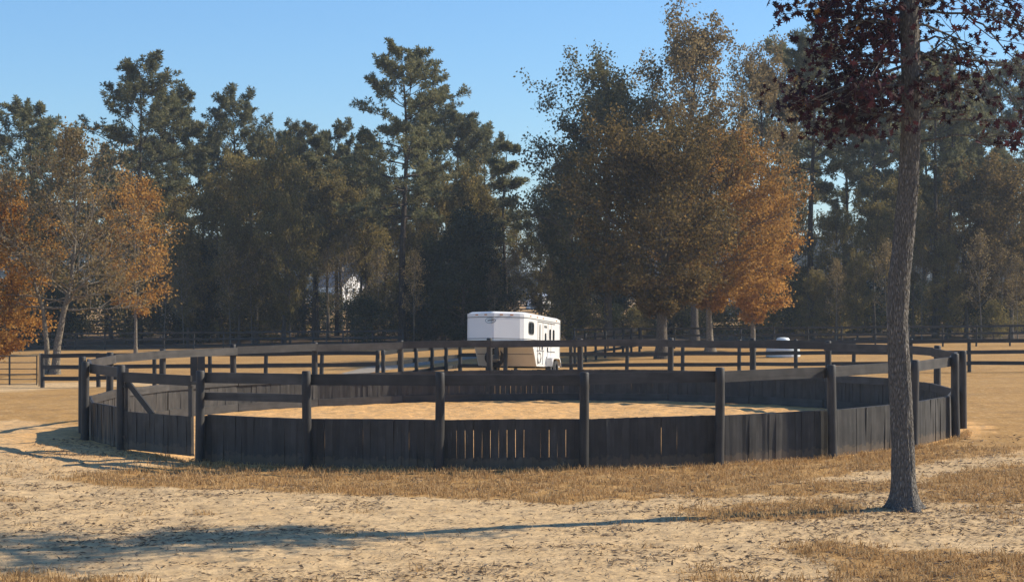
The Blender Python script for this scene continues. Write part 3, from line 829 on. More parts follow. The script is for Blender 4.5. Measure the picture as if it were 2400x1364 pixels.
def leaves(seed, tips, per, size, sigma, flat=.8, keep=None, vary=.5):
    """folded leaf-sized rhombs scattered about the twig ends"""
    g = np.random.default_rng(seed)
    C = np.repeat(tips, per, 0) + g.normal(size=(len(tips) * per, 3)) * np.array([sigma, sigma, sigma * flat])
    tint0 = np.repeat(g.random(len(tips)), per)
    if keep is not None:
        k = keep(C, g); C = C[k]; tint0 = tint0[k]
    n = len(C); sz = size * (1 - vary / 2 + vary * g.random(n))[:, None]
    D = unit(g.normal(size=(n, 3)) + [0, 0, -.35]); S = unit(np.cross(D, g.normal(size=(n, 3)))); Nn = np.cross(D, S)
    V = np.stack([C - D * sz * .5, C + S * sz * .33 + Nn * sz * .10, C + D * sz * .5, C - S * sz * .33 + Nn * sz * .10], 1).reshape(-1, 3)
    tint = np.clip(.55 * g.random(n) + .45 * tint0, 0, 1) ** 1.2
    return V, np.arange(n * 4).reshape(-1, 4), np.repeat(tint, 4)
def needles(seed, tips, dirs, per, length, width, up=.5):
    g = np.random.default_rng(seed); n = len(tips) * per
    C = np.repeat(tips, per, 0); A = np.repeat(unit(dirs + [0, 0, up]), per, 0)
    D = unit(A * .55 + unit(g.normal(size=(n, 3))) * .9)
    L = length * (.65 + .6 * g.random(n))[:, None]
    S = unit(np.cross(D, g.normal(size=(n, 3)))) * width * (.7 + .6 * g.random(n))[:, None]
    V = np.stack([C + D * L * .12, C + D * L * .6 + S, C + D * L, C + D * L * .6 - S], 1).reshape(-1, 3)
    tint = np.clip(.5 * g.random(n) + .5 * np.repeat(g.random(len(tips)), per), 0, 1)
    return V, np.arange(n * 4).reshape(-1, 4), np.repeat(tint, 4)

PROTO = {}
def proto(key, H, wood_mesh, crown_mesh, extra=None): PROTO[key] = (H, wood_mesh, crown_mesh)
def pine_proto(key, seed, H, r0, cb, rad, prof, nprim, nsec, per=20, tl=.31, a0=-2, a1=50, wob=.012):
    w, tips, dirs = skeleton(seed, H, r0, cb, rad, prof, nprim, nsec, a0, a1, wob, -.12, sec_len=.36, flare=.25, whorl=4, flat=.55)
    # dead stubs on the bare bole
    g = np.random.default_rng(seed + 5)
    for k in range(9):
        z = H * (cb * (.45 + .55 * g.random())); a = g.random() * 6.3; l = .5 + 1.2 * g.random()
        w.tube([(0, 0, z), (l * .6 * math.cos(a), l * .6 * math.sin(a), z + .05 * l), (l * math.cos(a), l * math.sin(a), z - .1 * l)], [.03, .018, .006], 4, False)
    wm = w.mesh('trunk', M['pine_bark'], True, fixn=False)
    V, q, tn = needles(seed + 1, tips, dirs, per, tl, .034)
    proto(key, H, wm, np_mesh('crown', V, q, M['pine'], False, {'tint': tn}))
def leaf_proto(key, seed, H, r0, cb, rad, prof, nprim, nsec, per, size, sigma, mat, a0=15, a1=70, wob=.02, bk='oak_bark', keep=None, sec_len=.32, droop=.0, top=.97):
    w, tips, dirs = skeleton(seed, H, r0, cb, rad, prof, nprim, nsec, a0, a1, wob, droop, sec_len=sec_len, top=top)
    wm = w.mesh('trunk', M[bk], True, fixn=False)
    V, q, tn = leaves(seed + 1, tips, per, size, sigma, keep=keep)
    proto(key, H, wm, np_mesh('crown', V, q, M[mat], False, {'tint': tn}))
dome = lambda u: math.sqrt(max(0.03, 1 - (1.55 * u - .55) ** 2)) if u < 1 else .15
loblolly = lambda u: (.50 + 1.5 * u if u < .35 else max(.34, 1.02 - .78 * (u - .35)))
broadpine = lambda u: (.62 + .85 * u if u < .45 else max(.36, 1.0 - .95 * (u - .45)))
conic = lambda u: max(.16, 1.05 - .92 * u)
pine_proto('pine_a', 1, 19, .24, .50, 3.9, loblolly, 36, 13)
pine_proto('pine_b', 2, 18, .22, .46, 3.8, broadpine, 36, 13)
pine_proto('pine_c', 3, 17, .20, .55, 3.0, loblolly, 28, 12)
pine_proto('pine_d', 4, 15, .17, .42, 2.7, conic, 36, 11)
pine_proto('pine_tall', 6, 20.4, .27, .42, 5.2, lambda u: float(np.interp(u, [0, .2, .36, .46, .54, .68, .78, .90, 1], [.7, .95, .80, .42, .60, .80, .55, .36, .24])), 48, 14, a0=-4, a1=34)
pine_proto('pine_thin', 7, 14, .12, .45, 2.0, conic, 24, 8, 16)
leaf_proto('olive_a', 21, 12, .17, .24, 4.0, None, 46, 13, 11, .165, .20, 'olive', -8, 80, top=.9)
leaf_proto('olive_b', 22, 11, .15, .20, 3.5, None, 40, 13, 11, .165, .20, 'olive', -8, 80, top=.9)
leaf_proto('olive_high', 31, 12, .15, .46, 3.4, None, 36, 12, 11, .165, .20, 'olive', -5, 80, top=.9)
leaf_proto('brown_a', 23, 11, .15, .22, 3.5, None, 38, 13, 13, .16, .20, 'bronze', -8, 80, top=.9)
leaf_proto('green_oak', 24, 14.5, .24, .20, 4.8, None, 54, 15, 14, .17, .21, 'oak_green', -5, 80, top=.88)
leaf_proto('tan_tall', 25, 19.5, .25, .24, 4.6, None, 56, 13, 10, .19, .21, 'tan_leaf', 5, 80, top=.92)
leaf_proto('evergreen', 26, 9, .14, .04, 3.2, None, 42, 12, 16, .16, .22, 'evergreen', -5, 75, top=.92)
leaf_proto('sapling', 27, 7, .055, .30, 1.8, dome, 18, 6, 4, .13, .22, 'tan_leaf', 30, 75, .02, 'pale_bark')
leaf_proto('shrub', 28, 3.2, .04, .03, 1.9, None, 26, 8, 9, .12, .22, 'olive', 10, 80, .03, top=.85)
leaf_proto('shrub_dark', 29, 3.0, .04, .03, 2.1, None, 26, 8, 12, .12, .22, 'evergreen', 5, 80, .03, top=.85)

def tree(key, px, Y, top, width, name, label, group=None, rot=None, cat='tree'):
    H0, wm, cm = PROTO[key]
    x = (px - 1200) / FPX * Y; z0 = SLOPE * max(-60, min(60, x))
    H = EYE - (top - HOR) / FPX * Y - z0
    s = H / H0 * 1.01
    root = empty(name, (x, Y, z0)); tag(root, label, cat, group)
    root.rotation_euler = (0, 0, rot if rot is not None else (px * 1.37 + Y * 2.1) % 6.28)
    root.scale = (s * width, s * width, s)
    link('trunk', wm, root); link('crown', cm, root)
    return root
LM = ((150, 'above the steel tube gate'), (300, 'behind the half-bare tan oak'), (450, 'behind the slim pale-trunked oak'), (720, 'between the slim oak and the farmhouse'), (870, 'in front of the farmhouse'), (1050, 'beside the tallest pine'), (1240, 'behind the horse trailer'), (1420, 'beside the gap of sky'),
      (1700, 'behind the big bronze oak'), (1880, 'behind the small amber oak'), (2060, 'beside the straight tall pine'), (2210, 'behind the red-leaved oak trunk'), (2330, 'past the twin slender pines'), (9999, 'at the end of the far fence'))
def lm(px): return next(t for a, t in LM if px < a)
PG = 'pines of the wood behind the board fence'
PL = 'tall dark green pine rising from the wood behind the board fence'
for key, px, Y, top, w in (
        ('pine_b', 62, 122, 250, 1.15), ('pine_thin', 178, 128, 272, 1.0), ('pine_b', 128, 134, 330, 1.1),
        ('pine_c', 412, 122, 222, 1.15), ('pine_c', 470, 128, 300, 1.0), ('pine_a', 545, 126, 230, 1.0), ('pine_d', 605, 132, 300, 1.0), ('pine_b', 672, 136, 318, .9),
        ('pine_d', 860, 130, 296, 1.1), ('pine_a', 1010, 128, 232, 1.0), ('pine_b', 1075, 124, 268, 1.05), ('pine_c', 1128, 132, 300, 1.1), ('pine_d', 800, 138, 330, .9),
        ('pine_c', 1845, 128, 118, 1.0), ('pine_c', 2060, 124, 200, 1.0), ('pine_b', 1975, 136, 260, 1.1), ('pine_a', 2300, 130, 190, 1.0), ('pine_b', 2392, 124, 150, 1.1), ('pine_d', 2130, 140, 320, 1.0),
        ('pine_d', 250, 142, 330, 1.0), ('pine_b', 375, 138, 330, 1.0), ('pine_b', 2165, 132, 235, 1.0), ('pine_d', 2255, 126, 250, 1.1), ('pine_b', 2075, 134, 300, .9), ('pine_b', 712, 128, 296, .9), ('pine_c', 790, 130, 302, .95), ('pine_a', -40, 130, 300, 1.0), ('pine_d', 2345, 142, 330, .9), ('pine_d', 1330, 142, 380, .9)):
    tree(key, px, Y, top, w, 'pine_tree', {'pine_a': 'tall full-crowned pine ', 'pine_b': 'broad bushy pine ', 'pine_c': 'high-crowned dark pine ', 'pine_d': 'small pointed pine ', 'pine_thin': 'thin spiky pine '}[key] + lm(px), PG)
tree('pine_a', 325, 116, 157, 1.12, 'pine_tree', 'tall round-topped pine standing behind the half-bare orange oak', rot=1.0)
tree('pine_tall', 942, 110, 106, 1.0, 'pine_tree', 'tallest pine with broad flat top standing between house and trailer', rot=.6)
tree('pine_thin', 1188, 114, 306, 1.25, 'pine_tree', 'thin open-crowned pine beside the gap of sky above the trailer', rot=2.2)
tree('pine_a', 1902, 112, 88, 1.0, 'pine_tree', 'straight tall pine between the bronze oaks and the red-leaved oak', rot=.2)
tree('pine_c', 2192, 112, 140, .95, 'pine_tree', 'slender bare-boled pine with its twin behind the red-leaved oak', 'twin slender pines', .4)
tree('pine_c', 2222, 114, 165, .9, 'pine_tree', 'slender bare-boled pine with its twin behind the red-leaved oak', 'twin slender pines', 2.4)
tree('pine_thin', 742, 120, 292, 1.3, 'pine_tree', 'sparse-needled pine rising left of the tallest pine', rot=3.0)
OG = 'olive-brown hardwoods at the edge of the wood'
OL = 'olive-brown leafy hardwood at the edge of the wood behind the fence'
for key, px, Y, top, w in (
        ('olive_a', 600, 112, 352, .95), ('olive_b', 665, 109, 345, .75), ('olive_b', 500, 114, 420, .9), ('olive_b', 680, 106, 470, .55), ('olive_a', 560, 108, 500, .75), ('olive_high', 770, 118, 395, .8),
        ('olive_a', 1040, 116, 420, .8), ('olive_b', 1100, 112, 395, .7), ('olive_high', 855, 118, 430, .7), ('olive_b', 980, 122, 470, .8), ('olive_a', 1180, 122, 470, .8),
        ('olive_b', 1330, 118, 430, .8), ('olive_a', 1270, 124, 500, .7), ('olive_high', 2050, 114, 455, .8), ('olive_high', 1960, 112, 480, .8), ('olive_high', 2140, 110, 470, .8), ('olive_a', 1860, 118, 420, .7),
        ('olive_b', 90, 116, 440, .9), ('olive_a', 260, 120, 390, .8), ('olive_b', 2010, 106, 600, .8), ('olive_b', 1905, 106, 640, .9), ('olive_b', 440, 110, 520, .7), ('olive_a', 385, 120, 410, .75), ('olive_high', 2085, 118, 400, .8), ('olive_high', 2185, 120, 410, .8), ('olive_high', 735, 122, 350, .8), ('olive_high', 845, 124, 372, .7), ('olive_b', 900, 126, 400, .7)):
    tree(key, px, Y, top, w, 'hardwood_tree', ('tall olive-brown hardwood ' if top < 450 else 'low olive-brown hardwood ') + lm(px), OG)
BG = 'rust-brown hardwoods right of the red-leaved oak'
for key, px, Y, top, w in (('brown_a', 2265, 110, 385, .85), ('brown_a', 2370, 108, 370, .9), ('brown_a', 2330, 114, 470, .8), ('olive_b', 2220, 108, 560, .7), ('brown_a', 2440, 112, 420, .9)):
    tree(key, px, Y, top, w, 'hardwood_tree', {385: 'rust-brown hardwood beside the twin slender pines', 370: 'tallest rust-brown hardwood near the end of the far fence', 470: 'lower rust-brown hardwood behind the tallest rust-brown one', 560: 'small olive-brown hardwood under the twin slender pines', 420: 'rust-brown hardwood beyond the tallest rust-brown one'}[top], BG)
tree('green_oak', 1425, 106, 152, 1.0, 'oak_tree', 'grey-green rounded oak towering behind the bronze oaks', rot=.7)
tree('green_oak', 1335, 112, 362, .8, 'oak_tree', 'low dark green oak edging the gap of sky', rot=2.7)
tree('tan_tall', 1628, 104, 20, .92, 'oak_tree', 'very tall thin-leaved pale bronze oak above the bronze oaks', rot=.5)
tree('tan_tall', 1775, 108, 100, .72, 'oak_tree', 'tall pale bronze oak beside the straight tall pine', rot=2.5)
tree('evergreen', 1085, 105, 500, 1.0, 'evergreen_tree', 'dense very dark evergreen behind the horse trailer', rot=1.0)
tree('evergreen', 1010, 110, 560, .8, 'evergreen_tree', 'smaller dark evergreen under the tallest pine', rot=2.0)
tree('evergreen', 470, 112, 560, .85, 'evergreen_tree', 'dark evergreen in shade beside the slim pale-trunked oak', rot=3.0)
SG = 'shrubs under the wood'; g_ = np.random.default_rng(5)
for k in range(52):
    px = -20 + k * 48 + g_.integers(-18, 18)
    if 740 < px < 850 or 1205 < px < 1318 or 1700 < px < 1750 or 205 < px < 290: continue
    tree('shrub' if k % 3 else 'shrub_dark', px, 105 + 22 * g_.random() if px < 1000 or px > 1330 else 107 + 12 * g_.random(), 688 + g_.integers(-50, 45), 1.0, 'shrub', ('low brownish shrub under the wood ' if k % 3 else 'low dark evergreen shrub under the wood ') + lm(px), SG, cat='shrub')
for k in range(22):
    px = -10 + k * 112 + g_.integers(-30, 30)
    if 750 < px < 840 or 1215 < px < 1310 or 1705 < px < 1745: continue
    tree('shrub_dark' if k % 2 else 'shrub', px, 126 + 10 * g_.random(), 684 + g_.integers(-20, 14), 1.35, 'shrub', ('tall dark shrub deep in the wood ' if k % 2 else 'tall brownish shrub deep in the wood ') + lm(px), SG, cat='shrub')
TG = 'thin saplings under the pines'
for px, Y, top in ((815, 107, 560), (888, 108, 590), (765, 108, 600), (826, 109, 605), (540, 107, 590), (590, 108, 610), (1205, 106, 600), (1290, 110, 620), (2080, 104, 580), (2300, 104, 560), (2345, 106, 590), (1960, 104, 620), (970, 107, 600), (385, 108, 600), (1160, 104, 640), (430, 107, 620), (2160, 108, 600), (2385, 105, 610)):
    tree('sapling', px, Y, top, .8, 'sapling', 'thin pale-stemmed sapling under the wood ' + lm(px), TG)

# paddock oaks nearer than the wood, each its own tree
def own_tree(name, label, seed, base, H, r0, cb, rad, prof, nprim, nsec, per, size, sigma, mat, bk, axis=None, keep=None, a0=10, a1=75, off=(0, 0), rot=0, more=None, sec_len=.36, flare=.5, wob=.02):
    x, y = base
    root = empty(name, (x, y, SLOPE * x)); tag(root, label, 'tree'); root.rotation_euler = (0, 0, rot)
    w, tips, dirs = skeleton(seed, H, r0, cb, rad, prof, nprim, nsec, a0, a1, wob, .02, axis=axis, sec_len=sec_len, flare=flare, sides=14)
    if more:
        for ax2, rr2, kw in more:
            w2, t2, d2 = skeleton(seed + 50, H, rr2, axis=ax2, **kw); w.add(np.concatenate(w2.v), q=np.concatenate(w2.q)); tips = np.vstack([tips, t2])
    link('trunk', w.mesh('trunk', M[bk], True, fixn=False), root)
    V, q, tn = leaves(seed + 1, tips, per, size, sigma, keep=keep)
    link('crown', np_mesh('crown', V, q, M[mat], False, {'tint': tn}), root)
    return root
own_tree('oak_tree', 'big spreading bronze oak with thick grey trunk behind the pen', 61, gp(1551, 842), 10.9, .27, .22, 5.0, None, 58, 17, 13, .15, .19, 'bronze', 'oak_bark', axis=[(0, 0, 0), (.0, 0, 2.5), (.15, 0, 4.5), (-.3, 0, 6.5), (-.9, 0, 9.6)], a0=-8)
own_tree('oak_tree', 'bright rust-orange oak with pale flared trunk beside the bronze oak', 62, gp(1665, 829), 10.9, .17, .24, 4.0, None, 58, 17, 13, .15, .19, 'amber_leaf', 'pale_bark', axis=[(0, 0, 0), (-.1, 0, 2.5), (.2, 0, 5), (.6, 0, 8), (.7, 0, 10)], a0=-6, flare=1.1)
own_tree('oak_tree', 'small amber oak with slim trunk right of the flared oak', 63, gp(1765, 822), 8.6, .13, .22, 2.6, None, 36, 13, 12, .15, .19, 'amber_leaf', 'pale_bark', axis=[(0, 0, 0), (0, 0, 2.5), (.3, 0, 5), (.2, 0, 7.6)], a0=-5)
sparse = lambda C, g: (g.random(len(C)) < np.where(C[:, 0] > .8, .85, .38))
bx0, by0 = gp(122, 878)
own_tree('oak_tree', 'half-bare tan oak with two leaning trunks behind the fence corner', 64, (bx0, by0), 9.1, .17, .42, 3.6, lambda u: max(.35, dome(u)), 34, 14, 4, .13, .20, 'tan_leaf', 'pale_bark',
         axis=[(.12, 0, 0), (.22, 0, 1.2), (.45, 0, 2.4), (.75, 0, 3.6), (.95, 0, 5.5), (.9, 0, 8.9)], a0=5, sec_len=.45,
         more=[([(-.22, .2, 0), (-.28, .2, 1.3), (-.42, .2, 2.6), (-.85, .2, 3.9), (-1.5, .2, 5.2), (-1.9, .2, 7.4)], .12, dict(cb=.40, rad=2.8, prof=lambda u: max(.35, dome(u)), nprim=18, nsec=9, a0=10, a1=70, flare=.4))])
lx, ly = gp(318, 829)
own_tree('oak_tree', 'slim pale-trunked oak with orange leaves between fence and pen', 65, (lx, ly), 9.6, .085, .24, 2.7, None, 32, 12, 8, .15, .20, 'gold_leaf', 'pale_bark', keep=lambda C, g: g.random(len(C)) < .75, a0=0, wob=.008)
own_tree('oak_tree', 'bright orange-leaved oak hanging over the steel tube gate', 66, (wp(-60, 800, 70).x, 72.0), 7.6, .16, .14, 3.1, None, 40, 14, 12, .14, .18, 'gold_leaf', 'oak_bark', a0=-12, axis=[(0, 0, 0), (.1, 0, 2), (.0, 0, 4.5), (.2, 0, 7.4)])

# ------------------------------------------------------------------ red-leaved oak in front
def red_oak():
    bx, by = gp(2123, 1192)
    root = empty('red_oak_tree', (bx, by, gz(bx, by))); tag(root, 'nearest oak with rough grey-brown trunk and dark maroon leaves', 'tree')
    base = Vector((bx, by, gz(bx, by)))
    g = np.random.default_rng(77)
    cpts = [(2124, 1200, 36), (2122, 1180, 33), (2119, 1130, 29.5), (2118, 1050, 28), (2115, 950, 27.5), (2108, 820, 26.5), (2106, 740, 26), (2109, 650, 26.5), (2118, 560, 25), (2124, 480, 24.5), (2129, 400, 24), (2133, 300, 23), (2134, 200, 22.5), (2131, 100, 22), (2128, 0, 21), (2122, -120, 19), (2112, -300, 15), (2120, -520, 10), (2128, -700, 5)]
    zz = np.array([EYE - (c[1] - HOR) / FPX * by - base.z for c in cpts]); xx = np.array([(c[0] - 1200) / FPX * by - bx for c in cpts]); rr = np.array([c[2] * .95 / FPX * by for c in cpts])
    zmax = zz[-1]; Z = np.concatenate([np.arange(-.30, 7.6, .028), np.arange(7.6, zmax, .2)]); n = len(Z); S = 72
    cx = np.interp(Z, zz, xx); cy = .05 * np.sin(Z * .8); r = np.interp(Z, zz, rr) + .055 * np.exp(-np.clip(Z, 0, 9) / .16)
    th = np.arange(S) * math.tau / S
    TT, ZZ = np.meshgrid(th, Z)
    # furrowed bark: long ridges that split and join
    arc = TT * 1.0
    wv = (fbm(np.cos(TT) * 2 + 5, ZZ * 1.8 + np.sin(TT) * 2, 41) - .5) * 1.3
    rid = np.abs(np.sin(arc * 13 + wv * 4 + .7 * np.sin(ZZ * 5 + TT * 3)))
    blk = vnoise(TT * 13 / math.tau * 2, ZZ * 6 + TT, 43)
    disp = .016 * (rid ** .6) * (.45 + .8 * blk) - .010
    disp = disp + (fbm(np.cos(TT) * 1.5 + ZZ * .6, np.sin(TT) * 1.5 + 3, 44) - .5) * .05
    root_fl = np.exp(-np.clip(ZZ, -.3, 9) / .13) * (.03 + .045 * np.sin(TT * 5 + 1) + .035 * np.sin(TT * 3))
    RR = r[:, None] + disp + root_fl
    V = np.stack([cx[:, None] + RR * np.cos(TT), cy[:, None] + RR * np.sin(TT), ZZ], -1).reshape(-1, 3)
    i = np.arange(n - 1)[:, None] * S; j = np.arange(S)[None, :]; k = (j + 1) % S
    q = np.stack([i + j, i + k, i + S + k, i + S + j], -1).reshape(-1, 4)
    me = np_mesh('trunk', V, q, M['red_oak_bark'], True)
    link('trunk', me, root)
    # limbs to leaf clusters: measured (px, py, depth offset, spread x, spread z, leaves, bare)
    cl = []
    for c in ((1925, 20, .2, .38, .25, 420), (2010, 30, -.3, .40, .28, 520), (2075, 70, .3, .3, .3, 420), (2030, 110, .5, .42, .25, 480), (1950, 70, -.4, .30, .18, 220), (2060, 150, -.5, .36, .2, 360), (2000, 190, .1, .36, .22, 380), (1960, 150, .6, .22, .15, 90),
              (2050, 235, .4, .34, .2, 360), (1960, 245, -.2, .40, .17, 330), (1895, 225, .3, .26, .13, 190), (1870, 250, -.4, .16, .10, 90), (2010, 290, .2, .30, .13, 230), (1950, 305, .0, .26, .10, 150), (2085, 280, -.6, .22, .13, 120), (1905, 300, .5, .16, .08, 60),
              (2180, 15, .3, .3, .2, 200), (2230, 20, -.4, .3, .12, 90), (2165, 65, .5, .15, .12, 70), (2185, 210, -.3, .18, .12, 120), (2235, 225, .2, .22, .10, 120), (2265, 260, -.2, .12, .06, 40), (2155, 180, .6, .12, .1, 60),
              (2365, 25, .2, .22, .14, 170), (2395, 70, -.3, .16, .14, 130), (2310, 5, .5, .2, .08, 40), (2385, 300, .2, .16, .10, 110), (2370, 330, -.2, .12, .07, 70), (2345, 255, .1, .15, .1, 40), (2300, 150, .3, .2, .2, 18), (2260, 100, -.2, .25, .2, 16), (2410, 180, .2, .2, .25, 50)):
        p = wp(c[0], c[1], by + c[2] * 1.6) - base; cl.append((np.array(p), c[3], c[4], c[5]))
    for _ in range(30):     # the rest of the crown, above and around
        a = g.random() * 6.3; z = 7.9 + 3.2 * g.random(); rr_ = (.4 + 2.0 * g.random()) * (1.15 - (z - 7.4) / 5)
        cl.append((np.array([rr_ * math.cos(a) - .1, rr_ * math.sin(a), z]), .42, .22, 240))
    wood_ = MB(); tips = []; per = []
    for (p, sx, sz, m) in cl:
        m = int(m * .54)
        zs_ = np.clip(p[2] + (-.05 + .45 * g.random()) * np.hypot(p[0], p[1]), 5.2, 9.8)
        s0 = np.array([np.interp(zs_, Z, cx), np.interp(zs_, Z, cy), zs_])
        mid = s0 * .45 + p * .55 + np.array([0, 0, .16 + .18 * g.random()]) + g.normal(size=3) * .06
        u = np.linspace(0, 1, 8)[:, None]; P = (1 - u) ** 2 * s0 + 2 * u * (1 - u) * mid + u * u * p + g.normal(size=(8, 3)) * .025
        wood_.tube(P, np.linspace(.022 + .01 * g.random(), .006, 8), 6, False)
        ntw = 12 if m > 60 else 7
        for _ in range(ntw):
            b = P[int(g.integers(3, 8))]; e = p + g.normal(size=3) * np.array([sx, sx, sz]) * 1.1
            md = (b + e) / 2 + g.normal(size=3) * .07
            wood_.tube([b, md, e], [.009, .007, .004], 4, False); tips += [md, e]
            per += [max(1, int(m / ntw * .35)), max(1, int(m / ntw * .65))]
    # bare arching twigs on the right
    for (x0, y0, x1, y1, x2, y2) in ((2150, 150, 2230, 90, 2300, 140), (2300, 140, 2340, 200, 2380, 235), (2150, 140, 2200, 120, 2270, 40), (2160, 240, 2230, 190, 2250, 110), (2250, 110, 2290, 150, 2320, 230), (2230, 90, 2270, 180, 2240, 230), (2270, 40, 2330, 70, 2390, 160), (2160, 130, 2230, 145, 2290, 165), (2150, 120, 2190, 150, 2260, 170)):
        P = []
        for u in np.linspace(0, 1, 9):
            X = (1 - u) ** 2 * x0 + 2 * u * (1 - u) * x1 + u * u * x2; Y = (1 - u) ** 2 * y0 + 2 * u * (1 - u) * y1 + u * u * y2
            P.append(np.array(wp(X, Y, by + .25 * math.sin(u * 4 + x0)) - base))
        wood_.tube(np.array(P) + g.normal(size=(9, 3)) * .012, np.linspace(.017, .007, 9), 5, False)
        for _ in range(6):
            b = P[int(g.integers(3, 9))]; e = b + g.normal(size=3) * np.array([.22, .15, .2]); wood_.tube([b, (b + e) / 2 + g.normal(size=3) * .03, e], [.007, .005, .003], 4, False)
            tips.append(e); per.append(2)
    link('limbs', wood_.mesh('limbs', M['red_oak_bark'], True, fixn=False), root)
    # lobed, pointed leaves
    out = [(0, -.5), (.07, -.30), (.30, -.26), (.12, -.10), (.42, .10), (.13, .12), (.26, .38), (.07, .30), (0, .58), (-.07, .30), (-.26, .38), (-.13, .12), (-.42, .10), (-.12, -.10), (-.30, -.26), (-.07, -.30)]
    out = np.array(out); T = np.array(tips); C = np.repeat(T, per, 0); nL = len(C)
    C = C + g.normal(size=(nL, 3)) * .105
    D = unit(g.normal(size=(nL, 3)) * .8 + [0, 0, -.7]); S_ = unit(np.cross(D, g.normal(size=(nL, 3)))); Nn = np.cross(D, S_)
    sz = (.10 + .065 * g.random(nL))[:, None, None]
    bend = (g.random((nL, 1, 1)) * 1.1 - .2) * np.abs(out[:, 0])[None, :, None] * Nn[:, None, :]
    V = C[:, None, :] + sz * (out[None, :, 0, None] * S_[:, None, :] + out[None, :, 1, None] * D[:, None, :] + bend)
    m = len(out)
    tri = np.array([[0, 1, 15], [1, 2, 3], [1, 3, 15], [15, 3, 13], [15, 13, 14], [3, 4, 5], [3, 5, 13], [13, 5, 11], [13, 11, 12], [5, 6, 7], [5, 7, 11], [11, 7, 9], [11, 9, 10], [7, 8, 9]])
    F = (np.arange(nL)[:, None, None] * m + tri[None]).reshape(-1, 3)
    tn = np.repeat(np.where(g.random(nL) < .012, 1.0, g.random(nL) * .93), m)
    link('crown', np_mesh('crown', V.reshape(-1, 3), F, M['maroon'], False, {'tint': tn}), root)
red_oak()

# ------------------------------------------------------------------ far things seen through the trunks
def house():
    Y = 312; x = (800 - 1200) / FPX * Y
    root = empty('farmhouse', (x, Y, SLOPE * x)); tag(root, 'white two-storey farmhouse seen through the pine trunks', 'house'); root.rotation_euler = (0, 0, R(58)); root.scale = (.74, .74, .80)
    w, dpt, e, rdg = 4.2, 3.6, 5.4, 8.4
    MB().prism([(-w, -.3), (w, -.3), (w, e), (0, rdg), (-w, e)], -dpt, dpt, lambda u, v, h: (u, h, v)).build('wall', M['siding'], root)
    rf = MB(); 
    for s in (-1, 1):
        rf.add([(s * (w + .35), -dpt - .35, e - .22), (s * (w + .35), dpt + .35, e - .22), (0, dpt + .35, rdg + .06), (0, -dpt - .35, rdg + .06), (s * (w + .35), -dpt - .35, e - .05), (s * (w + .35), dpt + .35, e - .05), (0, dpt + .35, rdg + .25), (0, -dpt - .35, rdg + .25)], q=[[0, 1, 2, 3], [4, 5, 6, 7], [0, 1, 5, 4], [1, 2, 6, 5], [3, 0, 4, 7]])
    r_ = rf.build('roof', M['shingle'], root)
    MB().box((1.6, 1.0, rdg + .2), (.8, .8, 2.0)).build('chimney', M['barn_board'], r_)
    for zz in (1.6, 4.3):
        for xx in (-2.6, 0, 2.6):
            f = MB().box((xx, -dpt - .02, zz), (1.1, .08, 1.5)).build('window', M['siding'], root); MB().box((xx, -dpt - .07, zz), (.86, .04, 1.26)).build('pane', M['glass_dark'], f)
        for yy in (-1.8, 1.6):
            f = MB().box((w + .02, yy, zz), (.08, 1.1, 1.5)).build('window', M['siding'], root); MB().box((w + .07, yy, zz), (.04, .86, 1.26)).build('pane', M['glass_dark'], f)
    ext = MB(); ext.box((-w - 2.2, .4, 1.6), (4.4, 5.0, 3.6)); ext.build('side_wing', M['siding'], root)
    MB().box((-w - 2.2, .4, 3.6), (4.9, 5.5, .4)).build('wing_roof', M['shingle'], root)
house()
def pickup():
    Y = 176; x = (424 - 1200) / FPX * Y
    root = empty('pickup_truck', (x, Y, SLOPE * x)); tag(root, 'white pickup truck parked in shade behind the wood', 'truck'); root.rotation_euler = (0, 0, R(8))
    prof = [(-2.6, .45), (2.6, .45), (2.65, .75), (2.55, 1.08), (1.35, 1.18), (.75, 1.80), (-.75, 1.82), (-.95, 1.18), (-2.6, 1.15)]
    MB().prism(prof, -.92, .92, lambda u, v, h: (u, h, v)).build('body', M['car_white'], root, bevel=.04)
    for y in (-.925, .925):
        MB().prism([(.05, 1.22), (1.15, 1.22), (.68, 1.72), (.05, 1.74)], y - .012, y + .012, lambda u, v, h: (u, h, v)).build('window', M['glass_dark'], root)
        MB().prism([(-.86, 1.22), (-.05, 1.22), (-.05, 1.74), (-.70, 1.74)], y - .012, y + .012, lambda u, v, h: (u, h, v)).build('window', M['glass_dark'], root)
    MB().add([(1.36, -.8, 1.205), (1.36, .8, 1.205), (.79, .72, 1.79), (.79, -.72, 1.79)], q=[[0, 1, 2, 3]])
    for sx in (-1.65, 1.7):
        for sy in (-.86, .86):
            w_ = MB(); w_.lathe([(.2, -.12), (.36, -.12), (.39, 0), (.36, .12), (.2, .12)], 20, (sx, sy, .39), 'y', True); o = w_.build('wheel', M['rubber'], root)
            MB().lathe([(.02, .13), (.19, .125)], 16, (sx, sy + (-.26 if sy < 0 else .0), .39), 'y').build('rim', M['hub'], o)
    for sy in (-.7, .7):
        MB().box((2.63, sy, .88), (.06, .34, .18)).build('headlight', M['badge_light'], root); MB().box((-2.61, sy, .92), (.04, .16, .3)).build('tail_light', M['lamp_red'], root)
pickup()
def shed(px, Y, label, w, h, rot, wallm='barn_board'):
    x = (px - 1200) / FPX * Y
    root = empty('shed', (x, Y, SLOPE * x)); tag(root, label, 'shed'); root.rotation_euler = (0, 0, R(rot))
    MB().box((0, 0, h * .38), (w, 4.0, h * .76)).build('wall', M[wallm], root)
    MB().prism([(-w / 2 - .3, h * .76), (w / 2 + .3, h * .76), (0, h)], -2.3, 2.3, lambda u, v, h_: (u, h_, v)).build('roof', M['tin_roof'], root)
    MB().box((-.1, -2.03, h * .30), (1.2, .08, h * .56)).build('door', M['seam'], root)
shed(1730, 205, 'tan board shed seen under the bronze oaks', 2.6, 2.2, 10)
